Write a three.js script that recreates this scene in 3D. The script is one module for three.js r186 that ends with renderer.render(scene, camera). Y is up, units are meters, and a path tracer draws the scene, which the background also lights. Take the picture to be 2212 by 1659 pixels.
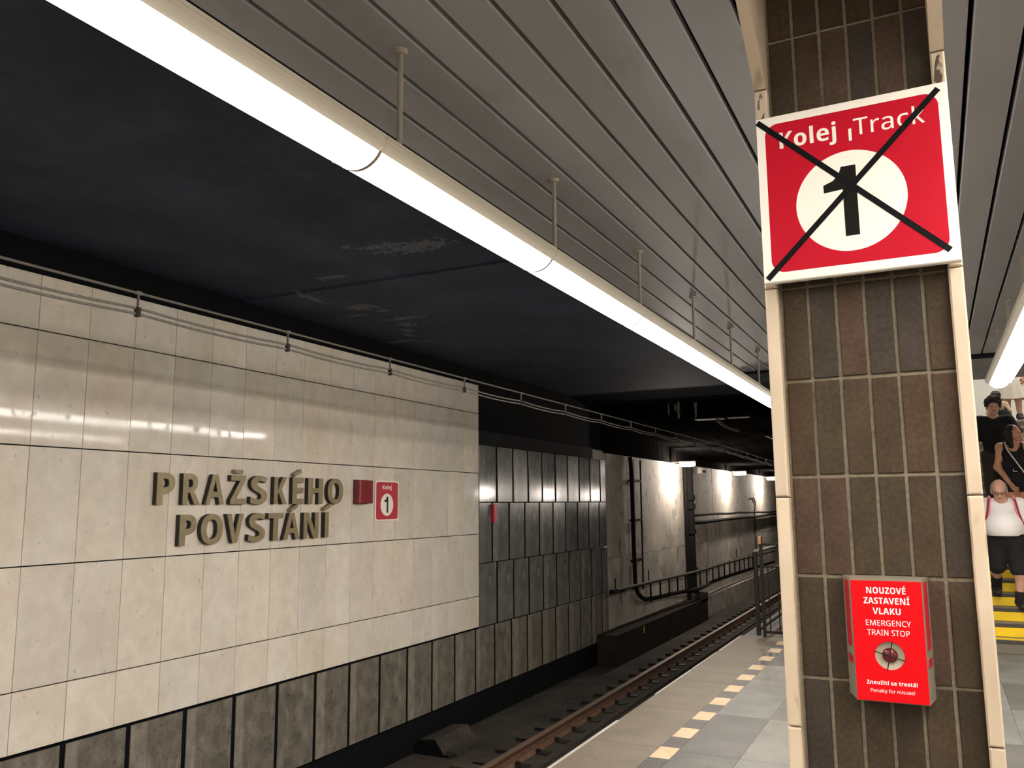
import * as THREE from 'three';
import { FontLoader } from 'three/addons/loaders/FontLoader.js';
import { RectAreaLightUniformsLib } from 'three/addons/lights/RectAreaLightUniformsLib.js';
import { mergeGeometries, mergeVertices } from 'three/addons/utils/BufferGeometryUtils.js';
import { ImprovedNoise } from 'three/addons/math/ImprovedNoise.js';
import { MarchingCubes } from 'three/addons/objects/MarchingCubes.js';

// ---------------------------------------------------------------- camera, exposure, light levels
const scene = new THREE.Scene();
scene.background = new THREE.Color(0x000000);
const renderer = new THREE.WebGLRenderer();
renderer.toneMapping = THREE.LinearToneMapping;
renderer.toneMappingExposure = 1.96;
renderer.shadowMap.enabled = true;
RectAreaLightUniformsLib.init();
const camera = new THREE.PerspectiveCamera(2 * Math.atan(829.5 / 1810) * 180 / Math.PI, 2212 / 1659, 0.05, 200);
camera.position.set(0, 1.7, 0);
{ // from the vanishing points of track, verticals
  const fwd = new THREE.Vector3(916, -253.5, -1810).normalize(), up = new THREE.Vector3(-116, 12679.5, -1810).normalize();
  up.addScaledVector(fwd, -up.dot(fwd)).normalize();
  const right = new THREE.Vector3().crossVectors(fwd, up);
  const m = new THREE.Matrix4().makeBasis(right, up, fwd.clone().negate()).transpose();   // world from camera
  camera.quaternion.setFromRotationMatrix(m);
}
scene.add(camera);
const LAMP_GLOW = 16, LAMP_RECT = 8, LAMP_COLOR = new THREE.Color(1.0, 0.935, 0.86);
const TUNNEL_GLOW = 12, TUNNEL_POINT = 9;

// ---------------------------------------------------------------- helpers
let seed = 20240611;
const rnd = () => { seed = (seed * 1664525 + 1013904223) >>> 0; return seed / 4294967296; };
const rr = (a, b) => a + (b - a) * rnd();
const used = {};
const numbered = (n) => { const k = used[n] = (used[n] ?? -1) + 1; return k ? n + '_' + String(k).padStart(3, '0') : n; };
const V = (x, y, z) => new THREE.Vector3(x, y, z);
function tag(o, label, category, group) { o.userData.label = label; o.userData.category = category; if (group) o.userData.group = group; return o; }
function mesh(name, geo, mat, parent) { const m = new THREE.Mesh(geo, mat); m.name = name; m.castShadow = m.receiveShadow = true; (parent ?? scene).add(m); return m; }
function thing(name, label, category, pos = [0, 0, 0], group) { const g = new THREE.Group(); g.name = numbered(name); g.position.set(...pos); scene.add(g); return tag(g, label, category, group); }
function struct(name, geo, mat, parent) { const m = mesh(parent ? name : numbered(name), geo, mat, parent); if (!parent) m.userData.kind = 'structure'; return m; }
function structGroup(name) { const g = new THREE.Group(); g.name = numbered(name); g.userData.kind = 'structure'; scene.add(g); return g; }
// uv in metres from the dominant normal
function boxUV(g, s = 1, ox = 0, oy = 0) {
  if (g.index) g = g.toNonIndexed();
  if (!g.attributes.normal) g.computeVertexNormals();
  const p = g.attributes.position, n = g.attributes.normal, uv = new Float32Array(p.count * 2);
  for (let i = 0; i < p.count; i++) {
    const ax = Math.abs(n.getX(i)), ay = Math.abs(n.getY(i)), az = Math.abs(n.getZ(i));
    let u, v;
    if (ax >= ay && ax >= az) { u = -p.getZ(i); v = p.getY(i); } else if (ay >= az) { u = p.getX(i); v = -p.getZ(i); } else { u = p.getX(i); v = p.getY(i); }
    uv[2 * i] = u * s + ox; uv[2 * i + 1] = v * s + oy;
  }
  g.setAttribute('uv', new THREE.BufferAttribute(uv, 2));
  return g;
}
// a block with chamfered edges all round, centred
function chamfer(w, h, d, r = 0.004) {
  r = Math.min(r, w / 3, h / 3, d / 3);
  const a = w / 2 - r, b = h / 2 - r, s = new THREE.Shape([[-a, -b], [a, -b], [a, b], [-a, b]].map((q) => new THREE.Vector2(...q)));
  const g = new THREE.ExtrudeGeometry(s, { depth: d - 2 * r, bevelEnabled: true, bevelThickness: r, bevelSize: r, bevelSegments: 1 });
  g.translate(0, 0, -(d / 2 - r));
  return g;
}
const blockAt = (x0, x1, y0, y1, z0, z1, r = 0.004) => chamfer(x1 - x0, y1 - y0, Math.abs(z1 - z0), r).translate((x0 + x1) / 2, (y0 + y1) / 2, (z0 + z1) / 2);
const plainBox = (x0, x1, y0, y1, z0, z1) => new THREE.BoxGeometry(x1 - x0, y1 - y0, Math.abs(z1 - z0)).translate((x0 + x1) / 2, (y0 + y1) / 2, (z0 + z1) / 2);
const rod = (a, b, r, seg = 10, r2 = r) => { const d = V().subVectors(b, a), g = new THREE.CylinderGeometry(r2, r, d.length(), seg); g.applyQuaternion(new THREE.Quaternion().setFromUnitVectors(V(0, 1, 0), d.clone().normalize())); return g.translate(...a.clone().add(b).multiplyScalar(0.5).toArray()); };
const tube = (pts, r, seg = 40, rad = 8) => new THREE.TubeGeometry(new THREE.CatmullRomCurve3(pts, false, 'centripetal'), seg, r, rad, false);
const merge = (list) => mergeGeometries(list.map((g) => { g = g.index ? g.toNonIndexed() : g; for (const k of Object.keys(g.attributes)) if (!['position', 'normal', 'uv'].includes(k)) g.deleteAttribute(k); return g; }));
// profile in (x, y) swept along z
function sweepZ(pts, z0, z1) { const s = new THREE.Shape(pts.map((q) => new THREE.Vector2(...q))); return new THREE.ExtrudeGeometry(s, { depth: Math.abs(z1 - z0), bevelEnabled: false }).translate(0, 0, Math.min(z0, z1)); }

// ---------------------------------------------------------------- textures
const perlin = new ImprovedNoise();
const fbm = (x, y, o = 4, z = 0) => { let s = 0, a = 0.5, f = 1; for (let i = 0; i < o; i++) { s += a * perlin.noise(x * f, y * f, z + i * 7.3); a *= 0.5; f *= 2.03; } return s; };
const clamp = (x, a = 0, b = 1) => Math.min(b, Math.max(a, x));
const smooth = (a, b, x) => { const t = clamp((x - a) / (b - a)); return t * t * (3 - 2 * t); };
// fn(u, v in metres) -> [r,g,b] 0..255 sRGB ; mirrored repeat hides the seam
function tex(px, py, mw, mh, fn, srgb = true) {
  const d = new Uint8Array(px * py * 4);
  for (let y = 0, i = 0; y < py; y++) for (let x = 0; x < px; x++, i += 4) { const c = fn((x + 0.5) / px * mw, (y + 0.5) / py * mh); d[i] = clamp(c[0], 0, 255); d[i + 1] = clamp(c[1], 0, 255); d[i + 2] = clamp(c[2], 0, 255); d[i + 3] = 255; }
  const t = new THREE.DataTexture(d, px, py);
  t.magFilter = t.minFilter = THREE.LinearFilter; t.wrapS = t.wrapT = THREE.MirroredRepeatWrapping; t.repeat.set(1 / mw, 1 / mh);
  if (srgb) t.colorSpace = THREE.SRGBColorSpace; t.needsUpdate = true;
  return t;
}
const grey = (v) => [v, v, v];
function canvasTex(w, h, draw) { const c = document.createElement('canvas'); c.width = w; c.height = h; draw(c.getContext('2d'), w, h); const t = new THREE.CanvasTexture(c); t.colorSpace = THREE.SRGBColorSpace; t.magFilter = t.minFilter = THREE.LinearFilter; return t; }
const matte = (o) => new THREE.MeshPhysicalMaterial({ specularIntensity: 0.25, ...o });
const std = (o) => new THREE.MeshStandardMaterial(o);
const tinted = (m, r, g, b) => { const c = m.clone(); c.color.setRGB(r, g, b); return c; };

// pale marble, cloudy with fine dirt flecks
const marbleMap = tex(1024, 1024, 2.4, 2.4, (u, v) => {
  const a = fbm(u * 1.7, v * 1.2, 5), b = fbm(u * 9 + 4, v * 7, 4, 3), f = fbm(u * 60, v * 45, 2, 9), fleck = smooth(0.33, 0.46, fbm(u * 23, v * 16, 3, 21));
  const l = 222 + a * 22 + b * 16 + f * 9 - fleck * 34;
  return [l, l - 5 + a * 5, l - 11 + a * 12];
});
const marbleRough = tex(512, 512, 2.4, 2.4, (u, v) => grey(15 + fbm(u * 3, v * 3, 4, 5) * 14 + smooth(0.1, 0.35, fbm(u * 11, v * 9, 3, 8)) * 40), false);
const marble = new THREE.MeshPhysicalMaterial({ map: marbleMap, roughness: 1, roughnessMap: marbleRough, specularIntensity: 0.48 });
const marbleTints = [[0.90, 0.85, 0.76], [0.88, 0.84, 0.76], [0.91, 0.85, 0.755], [0.84, 0.805, 0.74], [0.88, 0.84, 0.77], [0.925, 0.86, 0.76], [0.86, 0.82, 0.75]].map((c) => tinted(marble, ...c));
// dark slabs: round darker blots, pale scratches, a paler band down the left side on some
function darkStone(k) {
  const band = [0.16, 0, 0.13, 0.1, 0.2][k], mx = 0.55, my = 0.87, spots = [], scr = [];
  for (let i = 0; i < 46; i++) spots.push([rr(0, mx), rr(0, my), rr(0.006, 0.022), rr(0.5, 1)]);
  for (let i = 0; i < 9; i++) { const a = rr(-0.2, 1.1); scr.push([rr(0, mx), rr(0, my), Math.cos(a), Math.sin(a), rr(0.02, 0.10)]); }
  return tex(220, 348, mx, my, (u, v) => {
    let l = 112 + fbm(u * 7 + k * 5, v * 5, 5, k) * 56 + fbm(u * 60, v * 45, 3, k + 3) * 26;
    for (const [x, y, r, s] of spots) { const d = Math.hypot(u - x, (v - y) * 0.75); if (d < r) l -= 20 * s * smooth(r, r * 0.5, d); }
    const drip = smooth(0.12, 0.3, fbm(u * 20 + k, v * 3, 3, 14 + k)) * 12; l += drip;
    for (const [x, y, c, s, len] of scr) { const dx = u - x, dy = v - y, al = dx * c + dy * s, ac = Math.abs(-dx * s + dy * c); if (Math.abs(al) < len && ac < 0.0022) l += 48 * clamp(fbm(al * 80, 3, 2, k) + 0.6); }
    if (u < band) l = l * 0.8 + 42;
    return [l, l * 0.955, l * 0.865];
  });
}
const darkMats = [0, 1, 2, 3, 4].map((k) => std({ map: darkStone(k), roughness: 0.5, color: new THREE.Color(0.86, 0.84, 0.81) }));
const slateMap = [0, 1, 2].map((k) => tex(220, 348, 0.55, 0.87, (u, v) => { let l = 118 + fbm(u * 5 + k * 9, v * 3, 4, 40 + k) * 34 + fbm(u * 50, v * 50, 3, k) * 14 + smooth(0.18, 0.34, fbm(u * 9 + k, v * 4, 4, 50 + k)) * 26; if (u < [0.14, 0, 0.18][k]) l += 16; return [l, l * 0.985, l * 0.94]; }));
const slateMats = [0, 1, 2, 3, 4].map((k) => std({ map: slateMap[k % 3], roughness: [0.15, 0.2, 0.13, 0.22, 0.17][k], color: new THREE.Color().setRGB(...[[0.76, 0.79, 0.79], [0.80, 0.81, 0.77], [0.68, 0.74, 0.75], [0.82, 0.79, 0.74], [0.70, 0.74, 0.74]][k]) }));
const soffitMat = matte({ map: tex(512, 512, 3, 3, (u, v) => { const l = 21 + fbm(u * 5, v * 1.2, 5, 2) * 16; return [l, l * 0.96, l * 0.9]; }), roughness: 1, specularIntensity: 0 });
const blackMat = matte({ color: 0x0c0d0f, roughness: 0.9 });
const black2 = matte({ map: tex(512, 512, 3, 3, (u, v) => { const l = 33 + fbm(u * 2.2, v * 2.2, 5, 2) * 16 + fbm(u * 22, v * 22, 3, 4) * 10; return [l * 0.96, l * 0.98, l * 1.02]; }), roughness: 0.85 });
// dark ceiling over the track with bare patches where the paint has come off
const patchSpots = [[-3.5, -5.35, 0.34, 0.13], [-3.75, -5.2, 0.2, 0.07], [-4.0, -5.1, 0.05, 0.04], [-5.05, -6.72, 0.19, 0.13], [-4.95, -6.95, 0.1, 0.06], [-4.95, -7.35, 0.24, 0.06], [-5.12, -7.62, 0.12, 0.1], [-5.28, -7.9, 0.09, 0.1], [-5.4, -8.12, 0.08, 0.09], [-5.72, -8.4, 0.26, 0.07], [-5.45, -8.55, 0.1, 0.05], [-5.25, -6.2, 0.05, 0.26], [-4.65, -5.75, 0.17, 0.06], [-5.3, -7.0, 0.16, 0.03]];
const trackCeilFn = (withPatches) => (u, v) => {
  const x = -5.95 + u, z = -3 - v;
  let l = 61 + fbm(u * 1.4, v * 1.1, 5, 2) * 20 + fbm(u * 9, v * 9, 3, 8) * 8, p = 0;
  if (withPatches) for (const [px, pz, rx, rz] of patchSpots) { const d = Math.hypot((x - px) / rx, (z - pz) / rz) + fbm(u * 16, v * 16, 4, 6) * 1.5; p = Math.max(p, smooth(1.0, 0.75, d)); }
  p *= clamp(0.75 + fbm(u * 40, v * 40, 2, 3) * 1.5);
  return [l * 0.87 + p * 50, l * 0.99 + p * 46, l * 1.2 + p * 38];
};
const trackCeilMap = tex(640, 1280, 4, 8, trackCeilFn(true)), trackCeilPlain = tex(256, 512, 4, 8, trackCeilFn(false));
const trackCeil = matte({ map: trackCeilMap, roughness: 0.75 }), trackCeil2 = matte({ map: trackCeilPlain, roughness: 0.75 });
const concreteMap = tex(1024, 1024, 6, 4.2, (u, v) => {   // blotches, a few wet runs
  let l = 166 + fbm(u * 1.1, v * 0.9, 5, 1) * 44 + fbm(u * 14, v * 14, 3, 5) * 16;
  const run = smooth(0.14, 0.36, fbm(u * 2.6, v * 0.5, 4, 11)), run2 = smooth(0.24, 0.42, fbm(u * 7, v * 1.4, 3, 17)), blot = smooth(0.1, 0.3, fbm(u * 2.2 + 3, v * 2.2, 5, 29));
  l -= run * 34 + run2 * 14 + blot * 26; l += smooth(0.2, 0.36, fbm(u * 3 + 5, v * 2.2, 4, 23)) * 16;
  return [l, l * 0.955, l * 0.88];
});
const concrete = std({ map: concreteMap, roughness: 0.9 });
const bedMap = tex(512, 512, 3, 3, (u, v) => { const l = 62 + fbm(u * 2, v * 2, 5, 1) * 26 + fbm(u * 24, v * 24, 3, 3) * 20; return [l, l * 0.92, l * 0.82]; });
const bedMat = matte({ map: bedMap, roughness: 0.95 });
const slatMap = tex(512, 1024, 1.2, 6, (u, v) => { const s = smooth(0.24, 0.4, fbm(u * 5, v * 2.2, 4, 3)); const l = 196 + fbm(u * 2, v * 0.7, 4, 1) * 16 + fbm(u * 30, v * 30, 2, 2) * 4 - s * 9; return [l, l, l + 3 - s * 4]; });
const slatMats = [0.62, 0.595, 0.645].map((k) => std({ map: slatMap, roughness: 0.42, color: new THREE.Color(k, k, k) }));
const graniteTex = (c, k, amp = 1) => tex(384, 384, 1.1, 1.1, (u, v) => { const l = fbm(u * 3 + k, v * 3, 4, k) * 26 * amp + fbm(u * 85, v * 85, 2, k + 2) * 30 * amp - smooth(0.2, 0.36, fbm(u * 16, v * 16, 3, k + 5)) * 14; return [c[0] + l, c[1] + l, c[2] + l]; });
const slabMaps = [graniteTex([108, 105, 97], 1), graniteTex([102, 101, 96], 9)];
const slabMats = [std({ map: slabMaps[0], roughness: 0.55 }), std({ map: slabMaps[1], roughness: 0.6 }), std({ map: slabMaps[0], roughness: 0.55, color: 0xdedcd8 }), std({ map: slabMaps[1], roughness: 0.55, color: 0xd2cfcb })];
const edgeMat = std({ map: graniteTex([99, 90, 76], 15, 0.7), roughness: 0.6 });
const paleTile = std({ map: graniteTex([176, 153, 120], 21, 0.8), roughness: 0.5 }), darkTile = std({ map: graniteTex([70, 66, 63], 25, 0.8), roughness: 0.5 });
const wornWhite = std({ map: graniteTex([158, 153, 144], 31, 1.4), roughness: 0.6 });
const groutMat = std({ map: graniteTex([128, 117, 98], 41, 1.1), roughness: 0.95 });
const brickMap = tex(512, 512, 0.5, 0.5, (u, v) => { const l = 150 + fbm(u * 9, v * 7, 4, 3) * 34 + fbm(u * 90, v * 80, 3, 5) * 30 + fbm(u * 260, v * 240, 1, 7) * 18; return [l, l, l]; });
const brickMats = [[0.195, 0.136, 0.086], [0.175, 0.126, 0.083], [0.163, 0.127, 0.098], [0.215, 0.136, 0.086], [0.153, 0.11, 0.072], [0.18, 0.132, 0.085], [0.235, 0.152, 0.106]].map((c) => matte({ map: brickMap, roughness: 0.7, color: new THREE.Color().setRGB(...c) }));
const stripMap = tex(256, 1024, 0.6, 2.4, (u, v) => { const a = fbm(u * 5, v * 3, 5, 4), s = smooth(0.22, 0.42, fbm(u * 14, v * 7, 3, 12)); const l = 214 + a * 36 - s * 40; return [l, l - 13 - s * 4, l - 33 - s * 8]; });
const stripMat = std({ map: stripMap, roughness: 0.4, color: new THREE.Color(0.82, 0.76, 0.69) });
const stainMat = std({ map: tex(128, 256, 0.1, 0.3, (u, v) => { const s = smooth(-0.02, 0.16, fbm(u * 34, v * 18, 4, 2)); return [196 - s * 120, 180 - s * 116, 156 - s * 104]; }), roughness: 0.6 });
const creamMat = std({ color: new THREE.Color(0.62, 0.57, 0.47), roughness: 0.4 });
const rodMat = std({ color: new THREE.Color(0.36, 0.32, 0.26), roughness: 0.5 });
const glowMat = std({ color: 0xffffff, roughness: 0.4, emissive: LAMP_COLOR, emissiveIntensity: LAMP_GLOW });
const steelDark = matte({ color: 0x2b2825, roughness: 0.6, metalness: 0.4 });
const cableGrey = std({ color: 0x625d56, roughness: 0.6 });
const pipeBlack = matte({ color: 0x171513, roughness: 0.9 });
const redPaint = std({ color: 0xb01828, roughness: 0.35 });
const whitePlaster = std({ map: tex(256, 256, 3, 3, (u, v) => { const l = 214 + fbm(u * 2, v * 2, 4, 1) * 14; return [l, l - 2, l - 8]; }), roughness: 0.85 });

// ================================================================ THE SETTING
const WX = -5.9;                        // face of the wall beyond the track
// ---- platform floor: edge slabs, inlaid warning strip, granite slabs
const floor = structGroup('floor');
struct('floor_bed', merge([plainBox(-2.36, 7.55, -0.35, -0.031, 8, -11.4), plainBox(-2.1, 7.55, -1.7, -0.35, 8, -11.4)]), groutMat, floor);
for (let z = -1.41, i = 0; z > -11.3; z -= 1.15, i++) { const z1 = Math.max(z - 1.15, -11.4); struct('edge_slab', boxUV(blockAt(-2.385, -1.868, -0.16, 0, z - 0.0015, z1 + 0.0015, 0.004), 1, i * 0.7), edgeMat, floor); }
struct('edge_slab', boxUV(blockAt(-2.385, -1.868, -0.16, 0, 8, -1.4085, 0.004)), edgeMat, floor);
struct('edge_nosing', boxUV(merge([-1.4, -2.9, -4.0, -5.1, -7.6, -8.9, -10.1].map((z, i) => blockAt(-2.392, -2.368 - (i % 3) * 0.005, -0.05, 0.0025, z, z - [1.4, 1.0, 0.9, 1.5, 1.25, 1.1, 1.2][i], 0.003)))), wornWhite, floor);
for (let k = -6; k < 20; k++) { const z = -5.766 - 0.2792 * k; if (z - 0.27 < -11.4) break; struct('warning_tile', boxUV(blockAt(-1.865, -1.727, -0.03, 0.001, z - 0.001, z - 0.2782, 0.002), 1, k * 0.31), k % 2 ? darkTile : paleTile, floor); }
struct('warning_tile_run', boxUV(blockAt(-1.865, -1.727, -0.03, 0.001, 8, -4.09, 0.002)), darkTile, floor);
const slabXs = [-1.725, -1.3, -0.87, -0.44, 0, 0.43, 0.86, 1.29];
for (let i = 0; i + 1 < slabXs.length; i++) for (let z = -3.68, j = 0; z > -11.3; z -= 1.15, j++) {
  const off = (i % 2) * 0.0, z0 = z - off, z1 = Math.max(z0 - 1.15, -11.4);
  struct('floor_slab', boxUV(blockAt(slabXs[i], slabXs[i + 1] - 0.002, -0.03, rr(-0.0006, 0.0006), z0 - 0.001, z1 + 0.001, 0.0015), 1, rnd() * 3, rnd() * 3), slabMats[Math.floor(rnd() * 4)], floor);
}
struct('floor_field', boxUV(merge([blockAt(-1.725, 1.288, -0.03, 0, 8, -3.679, 0.002), blockAt(1.29, 7.55, -0.03, 0, 8, -11.4, 0.002)])), slabMats[0], floor);
// narrow service walkway past the platform end, behind the gate
struct('walkway', boxUV(merge([plainBox(-2.37, -1.45, -0.3, -0.01, -11.42, -24), plainBox(-2.1, -1.45, -1.7, -0.3, -11.42, -24)])), edgeMat);
// ---- track bed
const bed = structGroup('track_bed');
struct('bed_slab', boxUV(plainBox(-6.1, -4.2, -1.8, -1.3, 8, -70)), bedMat, bed);
struct('bed_slab', boxUV(plainBox(-3.5, -2.1, -1.8, -1.3, 8, -70)), bedMat, bed);
struct('bed_channel', boxUV(plainBox(-4.2, -3.5, -1.85, -1.62, 8, -70)), blackMat, bed);
struct('bed_kerb', boxUV(plainBox(-4.78, -4.26, -1.3, -1.262, 8, -70)), bedMat, bed);
struct('bed_seam', boxUV(blockAt(-6.0, -5.93, -1.3, -1.27, -13.7, -16.6, 0.004)), blackMat, bed);
// ---- far wall: white marble field over a dark plinth, then the dark slab field
const wallL = structGroup('wall_left');
struct('wall_core', boxUV(plainBox(WX - 0.5, WX - 0.035, -1.8, 4.1, 8, -16)), blackMat, wallL);
const rowsY = [-0.006, 0.422, 1.29, 2.159, 3.024, 3.45], tw = 0.4247;
for (let i = 0; i < 26; i++) for (let r = 0; r < 5; r++) {
  const y0 = rowsY[r], y1 = rowsY[r + 1], g = boxUV(chamfer(tw - 0.004, y1 - y0 - 0.009, 0.032, 0.0018).rotateY(Math.PI / 2), 1, rnd() * 7, rnd() * 7);
  const m = struct('marble_tile', g, marbleTints[Math.floor(rnd() * 7)], wallL);
  m.position.set(WX - 0.016 + rr(-0.0006, 0.0006), (y0 + y1) / 2, -10.70 + tw * (i + 0.5));
  m.rotation.set(0, rr(-1, 1) * 0.002, rr(-1, 1) * 0.0012);
}
struct('marble_field', boxUV(plainBox(WX - 0.033, WX, -0.006, 3.45, 8, -10.70 + tw * 26)), marbleTints[0], wallL);
struct('slab_backing', merge([plainBox(WX - 0.036, WX - 0.013, -0.89, -0.02, 8, -16), plainBox(WX - 0.036, WX - 0.013, -0.02, 2.58, -10.712, -16)]), blackMat, wallL);
function slab(z0, z1, y0, y1, mats, k) {    // z0 nearer than z1
  const g = chamfer(z0 - z1, y1 - y0, 0.012, 0.002);
  if (g.index) throw 0;
  const p = g.attributes.position, uv = new Float32Array(p.count * 2);
  for (let i = 0; i < p.count; i++) { uv[2 * i] = (p.getX(i) + (z0 - z1) / 2); uv[2 * i + 1] = (p.getY(i) + (y1 - y0) / 2); }
  g.setAttribute('uv', new THREE.BufferAttribute(uv, 2));
  const m = struct('stone_slab', g.rotateY(Math.PI / 2), mats[k], wallL);
  m.position.set(WX - 0.006 + rr(-0.001, 0.001), (y0 + y1) / 2, (z0 + z1) / 2); m.rotation.y = rr(0.2, 1) * 0.004;
}
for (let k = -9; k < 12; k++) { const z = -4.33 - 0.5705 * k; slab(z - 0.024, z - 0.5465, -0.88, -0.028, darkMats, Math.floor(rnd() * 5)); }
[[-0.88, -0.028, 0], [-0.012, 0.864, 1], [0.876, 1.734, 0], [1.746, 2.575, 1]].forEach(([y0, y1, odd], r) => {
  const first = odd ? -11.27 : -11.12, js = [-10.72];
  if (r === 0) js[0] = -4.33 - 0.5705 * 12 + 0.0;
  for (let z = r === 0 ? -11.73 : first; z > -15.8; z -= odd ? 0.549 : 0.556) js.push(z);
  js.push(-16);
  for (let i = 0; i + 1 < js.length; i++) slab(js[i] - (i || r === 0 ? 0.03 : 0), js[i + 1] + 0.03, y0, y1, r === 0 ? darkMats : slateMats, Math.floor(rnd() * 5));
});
struct('wall_band', boxUV(plainBox(WX - 0.03, WX - 0.008, 2.585, 2.79, -10.705, -15.3)), black2, wallL);
struct('marble_return', boxUV(blockAt(WX - 0.034, WX - 0.001, -0.006, 3.45, -10.7, -10.708, 0.001)), blackMat, wallL);
// tunnel wall beyond the dark field: poured concrete in panels
const tunnel = structGroup('wall_tunnel');
struct('tunnel_core', plainBox(WX - 0.5, WX - 0.04, -1.8, 4.1, -16, -70), blackMat, tunnel);
const seams = [-16.0, -17.6, -21.4, -25.0, -28.6, -32.4, -36.4, -41];
struct('concrete_panel', boxUV(blockAt(WX - 0.05, WX - 0.012, 2.575, 2.76, -15.3, -16.0, 0.006)), concrete, tunnel);
for (let i = 0; i + 1 < seams.length; i++) for (const [y0, y1] of [[-1.3, 0.62], [0.626, 2.72]]) struct('concrete_panel', boxUV(blockAt(WX - 0.05, WX + rr(-0.006, 0.006), y0, y1, seams[i] - 0.004, seams[i + 1] + 0.004, 0.01), 1, i * 2.3, y0), concrete, tunnel);
struct('concrete_run', boxUV(plainBox(WX - 0.05, WX, -1.3, 2.72, -41, -70)), concrete, tunnel);
struct('tunnel_band', boxUV(plainBox(WX - 0.05, WX + 0.03, 2.72, 3.5, -15.9, -70)), soffitMat, tunnel);
struct('trim', boxUV(plainBox(WX, -5.5, -1.3, -0.735, -15.3, -22.3)), matte({ map: bedMap, roughness: 0.95, color: 0xb8aca0 }));
struct('trim', boxUV(plainBox(WX, -5.66, -1.3, -0.78, -22.3, -70)), concrete);
struct('trim', plainBox(-5.499, -5.492, -0.9, -0.765, -16.9, -16.94), std({ color: 0xd8c45a, roughness: 0.6 }));
// ---- ceilings
const ceil = structGroup('ceiling');
const ceilPanel = boxUV(plainBox(-5.95, -2.13, 3.71, 4.0, -3, -6.0)); struct('ceiling_slab', ceilUV(ceilPanel), trackCeil, ceil);
function ceilUV(g) { const p = g.attributes.position, uv = g.attributes.uv; for (let i = 0; i < p.count; i++) uv.setXY(i, p.getX(i) + 5.95, -3 - p.getZ(i)); return g; }
struct('ceiling_slab', ceilUV(boxUV(plainBox(-5.95, -2.13, 3.69, 4.0, -6.0, -11.0))), trackCeil, ceil);
struct('ceiling_slab', boxUV(plainBox(-5.95, -2.13, 3.70, 4.0, -11.0, -16.2)), trackCeil2, ceil);
struct('ceiling_slab', boxUV(plainBox(-5.95, -2.13, 3.71, 4.0, 8, -3.0)), trackCeil2, ceil);
struct('ceiling_slab', plainBox(-2.13, 11.6, 3.75, 4.0, 8, -11.5), blackMat, ceil);
struct('ceiling_fascia', boxUV(plainBox(-2.19, -2.15, 3.39, 3.75, 8, -11.0)), black2, ceil);
struct('ceiling_fascia', boxUV(plainBox(-2.19, 7.5, 3.37, 3.75, -11.13, -11.25)), black2, ceil);
const slatW = 0.166, slatG = [[-slatW / 2, 0.035], [-slatW / 2, 0.006], [-slatW / 2 + 0.006, 0], [slatW / 2 - 0.006, 0], [slatW / 2, 0.006], [slatW / 2, 0.035], [slatW / 2 - 0.003, 0.035], [slatW / 2 - 0.003, 0.007], [-slatW / 2 + 0.003, 0.007], [-slatW / 2 + 0.003, 0.035]];
const slatGeos = [0, 1, 2].map((k) => boxUV(sweepZ(slatG, 8, -11.05), 1, k * 0.37, k * 2.1));
for (let i = 0; i < 52; i++) { const m = struct('ceiling_slat', slatGeos[i % 3], slatMats[Math.floor(rnd() * 3)], ceil); m.position.set(-2.153 + 0.1835 * (i + 0.5), 3.4 + rr(-0.001, 0.001), 0); }
// downstand beam at the tunnel mouth with lime runs, tunnel soffit falling away beyond it
const soffit = structGroup('ceiling');
struct('downstand_beam', boxUV(plainBox(-5.95, -1.5, 3.35, 4.0, -16.2, -16.7)), soffitMat, soffit);
struct('tunnel_soffit', boxUV(sweepZ([[-70, 2.9], [-23.5, 2.9], [-16.7, 3.36], [-16.7, 4.1], [-70, 4.1]].map(([z, y]) => [-z, y]), 0, 4.6).rotateY(Math.PI / 2).translate(-5.95, 0, 0)), soffitMat, soffit);
const lime = std({ color: 0xa39d90, roughness: 0.9 });
for (const [x, w, y0, y1] of [[-4.42, 0.05, 3.36, 3.7], [-4.48, 0.03, 3.5, 3.66], [-4.08, 0.045, 3.36, 3.66], [-4.62, 0.025, 3.45, 3.68]]) {
  const pts = []; for (let i = 0; i <= 10; i++) pts.push([x - w / 2 + rr(-0.012, 0.012), y0 + (y1 - y0) * i / 10]); for (let i = 10; i >= 0; i--) pts.push([x + w / 2 + rr(-0.012, 0.012), y0 + (y1 - y0) * i / 10]);
  struct('lime_run', sweepZ(pts, -16.196, -16.2), lime, soffit);
}
// tunnel's other side and end, hidden behind the column
struct('wall_divider', boxUV(plainBox(-1.5, -1.2, -1.8, 4.0, -11.4, -70)), black2);
struct('wall_end', plainBox(-6.4, -1.2, -1.9, 4.1, -70, -70.4), blackMat);
struct('wall_front', boxUV(merge([plainBox(-1.5, 0.25, -0.3, 4.0, -11.4, -11.6), plainBox(4.95, 11.6, -1.9, 4.0, -11.4, -11.6)])), whitePlaster);
struct('wall_back', boxUV(plainBox(-6.4, 11.6, -1.9, 4.0, 8, 8.3)), marbleTints[3]);
struct('wall_right', boxUV(plainBox(11.1, 11.6, -1.9, 4.0, 8, -11.6)), marbleTints[2]);
struct('floor', plainBox(7.4, 11.6, -1.9, -1.3, 8, -11.6), bedMat);
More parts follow.
